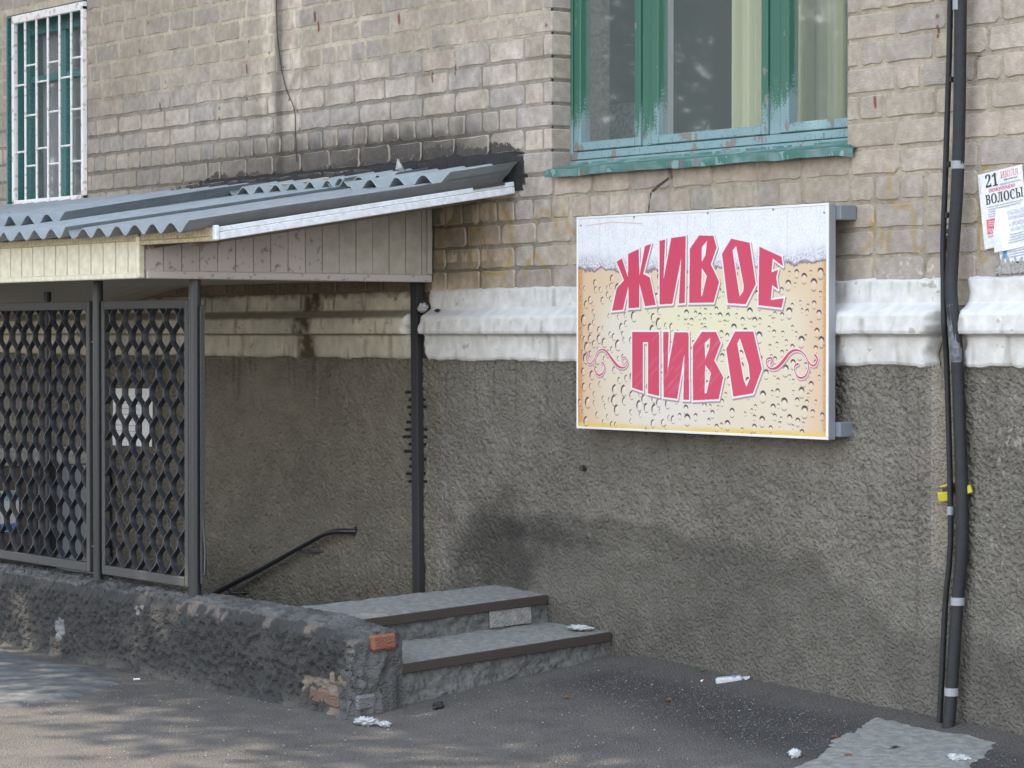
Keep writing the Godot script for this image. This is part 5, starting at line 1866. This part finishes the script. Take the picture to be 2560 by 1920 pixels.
# ------------------------------------------------------------------ materials
func make_materials() -> void:
	gamma_lut.resize(1024)
	for k in 1024:
		gamma_lut[k] = clampi(int(round(Color(k / 1023.0, 0, 0).linear_to_srgb().r * 255.0)), 0, 255)
	var grain := noise_tex(0.02, 101, 512, 5, FastNoiseLite.TYPE_SIMPLEX_SMOOTH, Color(0.72, 0.72, 0.72), Color(1, 1, 1))
	var speck := noise_tex(0.12, 102, 512, 3, FastNoiseLite.TYPE_SIMPLEX_SMOOTH, Color(0.55, 0.55, 0.56), Color(1, 1, 1))
	var fine := noise_tex(0.06, 103, 512, 4)
	var pits := noise_tex(0.03, 104, 512, 5)
	var brick_t := ImageTexture.create_from_image(brick_stains())
	var plinth_t := ImageTexture.create_from_image(plinth_stains())
	var course_t := ImageTexture.create_from_image(course_stains())
	var b := []
	for q in [[0.40, 0.352, 0.283], [0.43, 0.376, 0.298], [0.375, 0.335, 0.275], [0.41, 0.36, 0.28], [0.45, 0.395, 0.315], [0.385, 0.34, 0.262], [0.36, 0.325, 0.272], [0.425, 0.365, 0.285]]:
		var m := mat(lin(q[0] * 1.03 / NEUTRAL, q[1] * 1.0 / NEUTRAL, q[2] * 1.05 / NEUTRAL), 0.9)
		tri_tex(m, grain_soft(), 3.0)
		bump(m, fine, 0.18)
		over_facade(m, brick_t, BY0, BY1)
		b.append(m)
	M.brick = b
	M.brick_rest = mat(Color.WHITE, 0.9)
	M.brick_rest.vertex_color_use_as_albedo = true
	tri_tex(M.brick_rest, grain_soft(), 3.0)
	bump(M.brick_rest, fine, 0.28)
	over_facade(M.brick_rest, brick_t, BY0, BY1)
	M.mortar = mat(Color.WHITE, 0.95)
	M.mortar.vertex_color_use_as_albedo = true
	tri_tex(M.mortar, grain_soft(), 4.0)
	bump(M.mortar, fine, 0.35)
	over_facade(M.mortar, brick_t, BY0, BY1)
	M.mortar_plain = mat(lin(0.2, 0.17, 0.13), 0.95)
	M.masonry = mat(lin(0.25, 0.22, 0.18), 0.95)
	tri_tex(M.masonry, grain, 3.0)
	M.upper_wall = mat(lin(0.38, 0.34, 0.28), 0.9)
	tri_tex(M.upper_wall, grain, 2.0)
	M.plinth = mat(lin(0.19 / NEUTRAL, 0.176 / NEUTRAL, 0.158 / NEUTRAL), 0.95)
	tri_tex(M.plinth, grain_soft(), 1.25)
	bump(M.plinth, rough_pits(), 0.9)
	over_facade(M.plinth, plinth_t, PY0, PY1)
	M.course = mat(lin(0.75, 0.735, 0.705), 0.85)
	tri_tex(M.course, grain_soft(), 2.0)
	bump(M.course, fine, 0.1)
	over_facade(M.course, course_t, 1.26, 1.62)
	M.room = mat(lin(0.075, 0.07, 0.055), 0.9)
	M.tar = mat(lin(0.02, 0.02, 0.021), 0.95)
	bump(M.tar, fine, 0.5)
	tri_only(M.tar, 4.0)
	var wp := ImageTexture.create_from_image(window_paint())
	M.window_paint = mat(Color.WHITE, 0.55)
	planar(M.window_paint, wp, -0.2, 2.0, 2.0, 2.9)
	M.flashing = mat(Color(1, 1, 1), 0.5)
	planar(M.flashing, wp, -0.2, 2.0, 2.0, 2.9)
	M.glass = mat(Color(0.9, 0.95, 0.93, 0.06), 0.03)
	M.glass.transparency = BaseMaterial3D.TRANSPARENCY_ALPHA
	M.glass.metallic_specular = 0.5
	M.white_gloss = mat(lin(0.72, 0.75, 0.77), 0.5)
	M.curtain = mat(lin(0.58, 0.59, 0.38), 0.9)
	M.curtain.backlight_enabled = true
	M.curtain.backlight = Color(0.5, 0.5, 0.3)
	M.curtain_fine = mat(lin(0.72, 0.73, 0.5), 0.9)
	M.curtain_fine.backlight_enabled = true
	M.curtain_fine.backlight = Color(0.5, 0.5, 0.35)
	M.net = mat(lin(0.3, 0.3, 0.33), 0.9)
	M.offwhite = mat(lin(0.55, 0.54, 0.5), 0.7)
	tri_tex(M.offwhite, grain, 3.0)
	M.teal = mat(lin(0.09, 0.27, 0.26), 0.55)
	tri_tex(M.teal, grain, 5.0)
	bump(M.teal, pits, 0.3)
	M.teal_dark = mat(lin(0.035, 0.12, 0.09), 0.6)
	M.rubble = mat(lin(0.1, 0.085, 0.07), 0.95)
	tri_tex(M.rubble, speck, 6.0)
	bump(M.rubble, pits, 1.2)
	M.white_steel = mat(lin(0.78, 0.74, 0.72), 0.45)
	tri_tex(M.white_steel, rust_spots(), 1.2)
	# canopy
	var roof := []
	for q in [[0.185, 0.2, 0.215], [0.2, 0.225, 0.245], [0.21, 0.238, 0.25]]:
		var m := mat(lin(q[0] * 1.6, q[1] * 1.6, q[2] * 1.6), 0.85)
		tri_tex(m, grain_soft(), 1.5)
		bump(m, fine, 0.15)
		roof.append(m)
	M.roof = roof
	M.timber = mat(lin(0.16, 0.12, 0.08), 0.9)
	M.cream = mat(lin(0.74, 0.69, 0.53), 0.35)
	tri_tex(M.cream, grain_soft(), 3.0)
	M.cream_old = mat(lin(0.62, 0.52, 0.32), 0.45)
	tri_tex(M.cream_old, grain, 4.0)
	M.groove = mat(lin(0.05, 0.045, 0.04), 0.9)
	M.side_old = []
	for q in [[0.5, 0.45, 0.42], [0.46, 0.415, 0.385], [0.52, 0.47, 0.44]]:
		var m := mat(lin(q[0], q[1], q[2]), 0.5)
		tri_tex(m, dirt_flecks(), 1.7)
		M.side_old.append(m)
	M.side_new = []
	for q in [[0.52, 0.49, 0.43], [0.5, 0.47, 0.415]]:
		var m := mat(lin(q[0], q[1], q[2]), 0.4)
		tri_tex(m, grain_soft(), 2.0)
		M.side_new.append(m)
	M.white_trim = mat(lin(0.72, 0.75, 0.78), 0.35)
	tri_tex(M.white_trim, grain_soft(), 4.0)
	M.soffit = mat(lin(0.46, 0.44, 0.39), 0.5)
	M.black_gloss = mat(lin(0.026, 0.028, 0.032), 0.34)
	tri_tex(M.black_gloss, grain, 6.0)
	M.black_matt = mat(lin(0.018, 0.018, 0.02), 0.7)
	M.steel_dark = mat(lin(0.04, 0.043, 0.052), 0.45)
	tri_tex(M.steel_dark, grain, 8.0)
	M.steel_grey = mat(lin(0.062, 0.062, 0.062), 0.55)
	tri_tex(M.steel_grey, grain, 6.0)
	# low wall, steps
	M.painted_rough = mat(Color.WHITE, 0.75)
	M.painted_rough.vertex_color_use_as_albedo = true
	tri_tex(M.painted_rough, speck, 5.0)
	bump(M.painted_rough, pits, 0.8)
	M.red_brick = []
	for q in [[0.42, 0.17, 0.105], [0.33, 0.2, 0.15], [0.4, 0.31, 0.23], [0.27, 0.26, 0.265]]:
		var m := mat(lin(q[0], q[1], q[2]), 0.95)
		tri_tex(m, speck, 6.0)
		bump(m, pits, 1.0)
		M.red_brick.append(m)
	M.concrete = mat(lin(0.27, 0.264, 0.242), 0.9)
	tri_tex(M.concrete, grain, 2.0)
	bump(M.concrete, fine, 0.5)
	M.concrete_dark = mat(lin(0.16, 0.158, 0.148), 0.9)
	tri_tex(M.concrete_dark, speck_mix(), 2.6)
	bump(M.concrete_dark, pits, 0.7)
	M.rusty = mat(lin(0.075, 0.052, 0.04), 0.65)
	tri_tex(M.rusty, speck, 8.0)
	bump(M.rusty, pits, 0.3)
	# entrance below
	M.lobby = mat(lin(0.16, 0.14, 0.12), 0.9)
	tri_tex(M.lobby, grain, 2.0)
	M.dark_wood = mat(lin(0.05, 0.035, 0.025), 0.7)
	M.door_grey = mat(lin(0.3, 0.32, 0.36), 0.5)
	M.yellow_wire = mat(lin(0.5, 0.42, 0.22), 0.6)
	# signboard
	var sp := ImageTexture.create_from_image(sign_print())
	M.sign_print = mat(lin(0.74, 0.74, 0.74), 0.38)
	M.sign_print.albedo_texture = sp
	M.sign_print.texture_repeat = false
	M.sign_print.clearcoat_enabled = true
	M.sign_print.clearcoat = 0.4
	M.sign_print.clearcoat_roughness = 0.25
	M.alu = mat(lin(0.34, 0.35, 0.37), 0.45, 0.6)
	M.alu_bright = mat(lin(0.78, 0.79, 0.8), 0.35, 0.3)
	M.screw = mat(lin(0.3, 0.3, 0.3), 0.5, 0.5)
	M.bracket_grey = mat(lin(0.17, 0.19, 0.21), 0.5)
	# pipes
	M.pipe = mat(lin(0.019, 0.02, 0.023), 0.65)
	tri_tex(M.pipe, speck_mix(), 3.0)
	M.tape = mat(lin(0.27, 0.28, 0.29), 0.6)
	M.smear = mat(lin(0.3, 0.315, 0.34), 0.8)
	tri_tex(M.smear, blotches(), 3.0)
	M.yellow = mat(lin(0.5, 0.43, 0.02), 0.5)
	# paper
	M.paper = mat(lin(0.8, 0.81, 0.83), 0.8)
	tri_tex(M.paper, grain_soft(), 9.0)
	M.paper_litter = mat(lin(0.6, 0.6, 0.61), 0.85)
	tri_tex(M.paper_litter, grain, 10.0)
	M.stones = mat(lin(0.1, 0.09, 0.082), 0.9)
	M.steel_worn = mat(lin(0.052, 0.05, 0.052), 0.55)
	tri_tex(M.steel_worn, rust_spots(), 3.0)
	M.paper_grey = mat(lin(0.52, 0.52, 0.53), 0.9)
	tri_tex(M.paper_grey, grain, 12.0)
	M.paper_old = mat(lin(0.6, 0.58, 0.54), 0.9)
	tri_tex(M.paper_old, speck, 4.0)
	M.paper_blue = mat(lin(0.08, 0.28, 0.6), 0.6)
	M.paper_cyan = mat(lin(0.2, 0.5, 0.62), 0.6)
	M.ink = mat(lin(0.04, 0.045, 0.06), 0.7)
	M.ink_soft = mat(lin(0.38, 0.4, 0.45), 0.8)
	M.red_ink = mat(lin(0.66, 0.14, 0.17), 0.7)
	M.blue_ink = mat(lin(0.36, 0.42, 0.58), 0.8)
	# ground
	M.asphalt = mat(Color.WHITE, 0.92)
	M.asphalt.vertex_color_use_as_albedo = true
	tri_tex(M.asphalt, asphalt_stones(), 1.1)
	bump(M.asphalt, noise_tex(0.11, 105, 1024, 3), 1.2)
	M.concrete_pale = mat(lin(0.265, 0.26, 0.236), 0.92)
	tri_tex(M.concrete_pale, grain, 1.6)
	bump(M.concrete_pale, fine, 0.5)
	M.cement = mat(lin(0.135, 0.138, 0.142), 0.85)
	tri_tex(M.cement, speck_mix(), 0.9)
	bump(M.cement, fine, 0.3)
	M.grit = mat(lin(0.27, 0.26, 0.25), 0.9)
	M.straw = mat(lin(0.4, 0.34, 0.24), 0.9)
	M.weed = mat(lin(0.11, 0.2, 0.03), 0.7)
	M.leaf = mat(Color.WHITE, 0.55)
	M.leaf.vertex_color_use_as_albedo = true
	M.leaf.backlight_enabled = true
	M.leaf.backlight = Color(0.45, 0.5, 0.2)
	M.bark = mat(lin(0.09, 0.075, 0.06), 0.95)
	tri_tex(M.bark, speck, 2.0)

var _made := {}

func grain_soft() -> Texture2D:
	if not _made.has("soft"):
		_made.soft = noise_tex(0.012, 111, 512, 5, FastNoiseLite.TYPE_SIMPLEX_SMOOTH, Color(0.87, 0.86, 0.84), Color(1, 1, 1))
	return _made.soft

func speck_mix() -> Texture2D:
	if not _made.has("mix"):
		_made.mix = noise_tex(0.01, 112, 1024, 7, FastNoiseLite.TYPE_SIMPLEX_SMOOTH, Color(0.6, 0.6, 0.6), Color(1, 1, 1))
	return _made.mix

func asphalt_stones() -> Texture2D:
	if not _made.has("stones"):
		_made.stones = noise_tex(0.11, 113, 1024, 2, FastNoiseLite.TYPE_CELLULAR, Color(1.0, 0.98, 0.97), Color(0.34, 0.34, 0.36))
	return _made.stones

# mostly clean white with a few rust runs
func rust_spots() -> Texture2D:
	if not _made.has("rust"):
		_made.rust = noise_tex(0.03, 114, 512, 4, FastNoiseLite.TYPE_SIMPLEX_SMOOTH, Color(0.55, 0.33, 0.22), Color(1, 1, 1), 0.1)
	return _made.rust

func dirt_flecks() -> Texture2D:
	if not _made.has("dirt"):
		_made.dirt = noise_tex(0.025, 115, 512, 5, FastNoiseLite.TYPE_SIMPLEX_SMOOTH, Color(0.4, 0.36, 0.33), Color(1, 1, 1), 0.06)
	return _made.dirt

func blotches() -> Texture2D:
	if not _made.has("blot"):
		_made.blot = noise_tex(0.02, 116, 512, 3, FastNoiseLite.TYPE_SIMPLEX_SMOOTH, Color(0.35, 0.35, 0.37), Color(1, 1, 1))
	return _made.blot

# roughcast: small deep pits between clots of mortar
func rough_pits() -> Texture2D:
	if not _made.has("rough"):
		_made.rough = noise_tex(0.04, 117, 1024, 3, FastNoiseLite.TYPE_SIMPLEX_SMOOTH, Color.BLACK, Color.WHITE, 0.36)
	return _made.rough
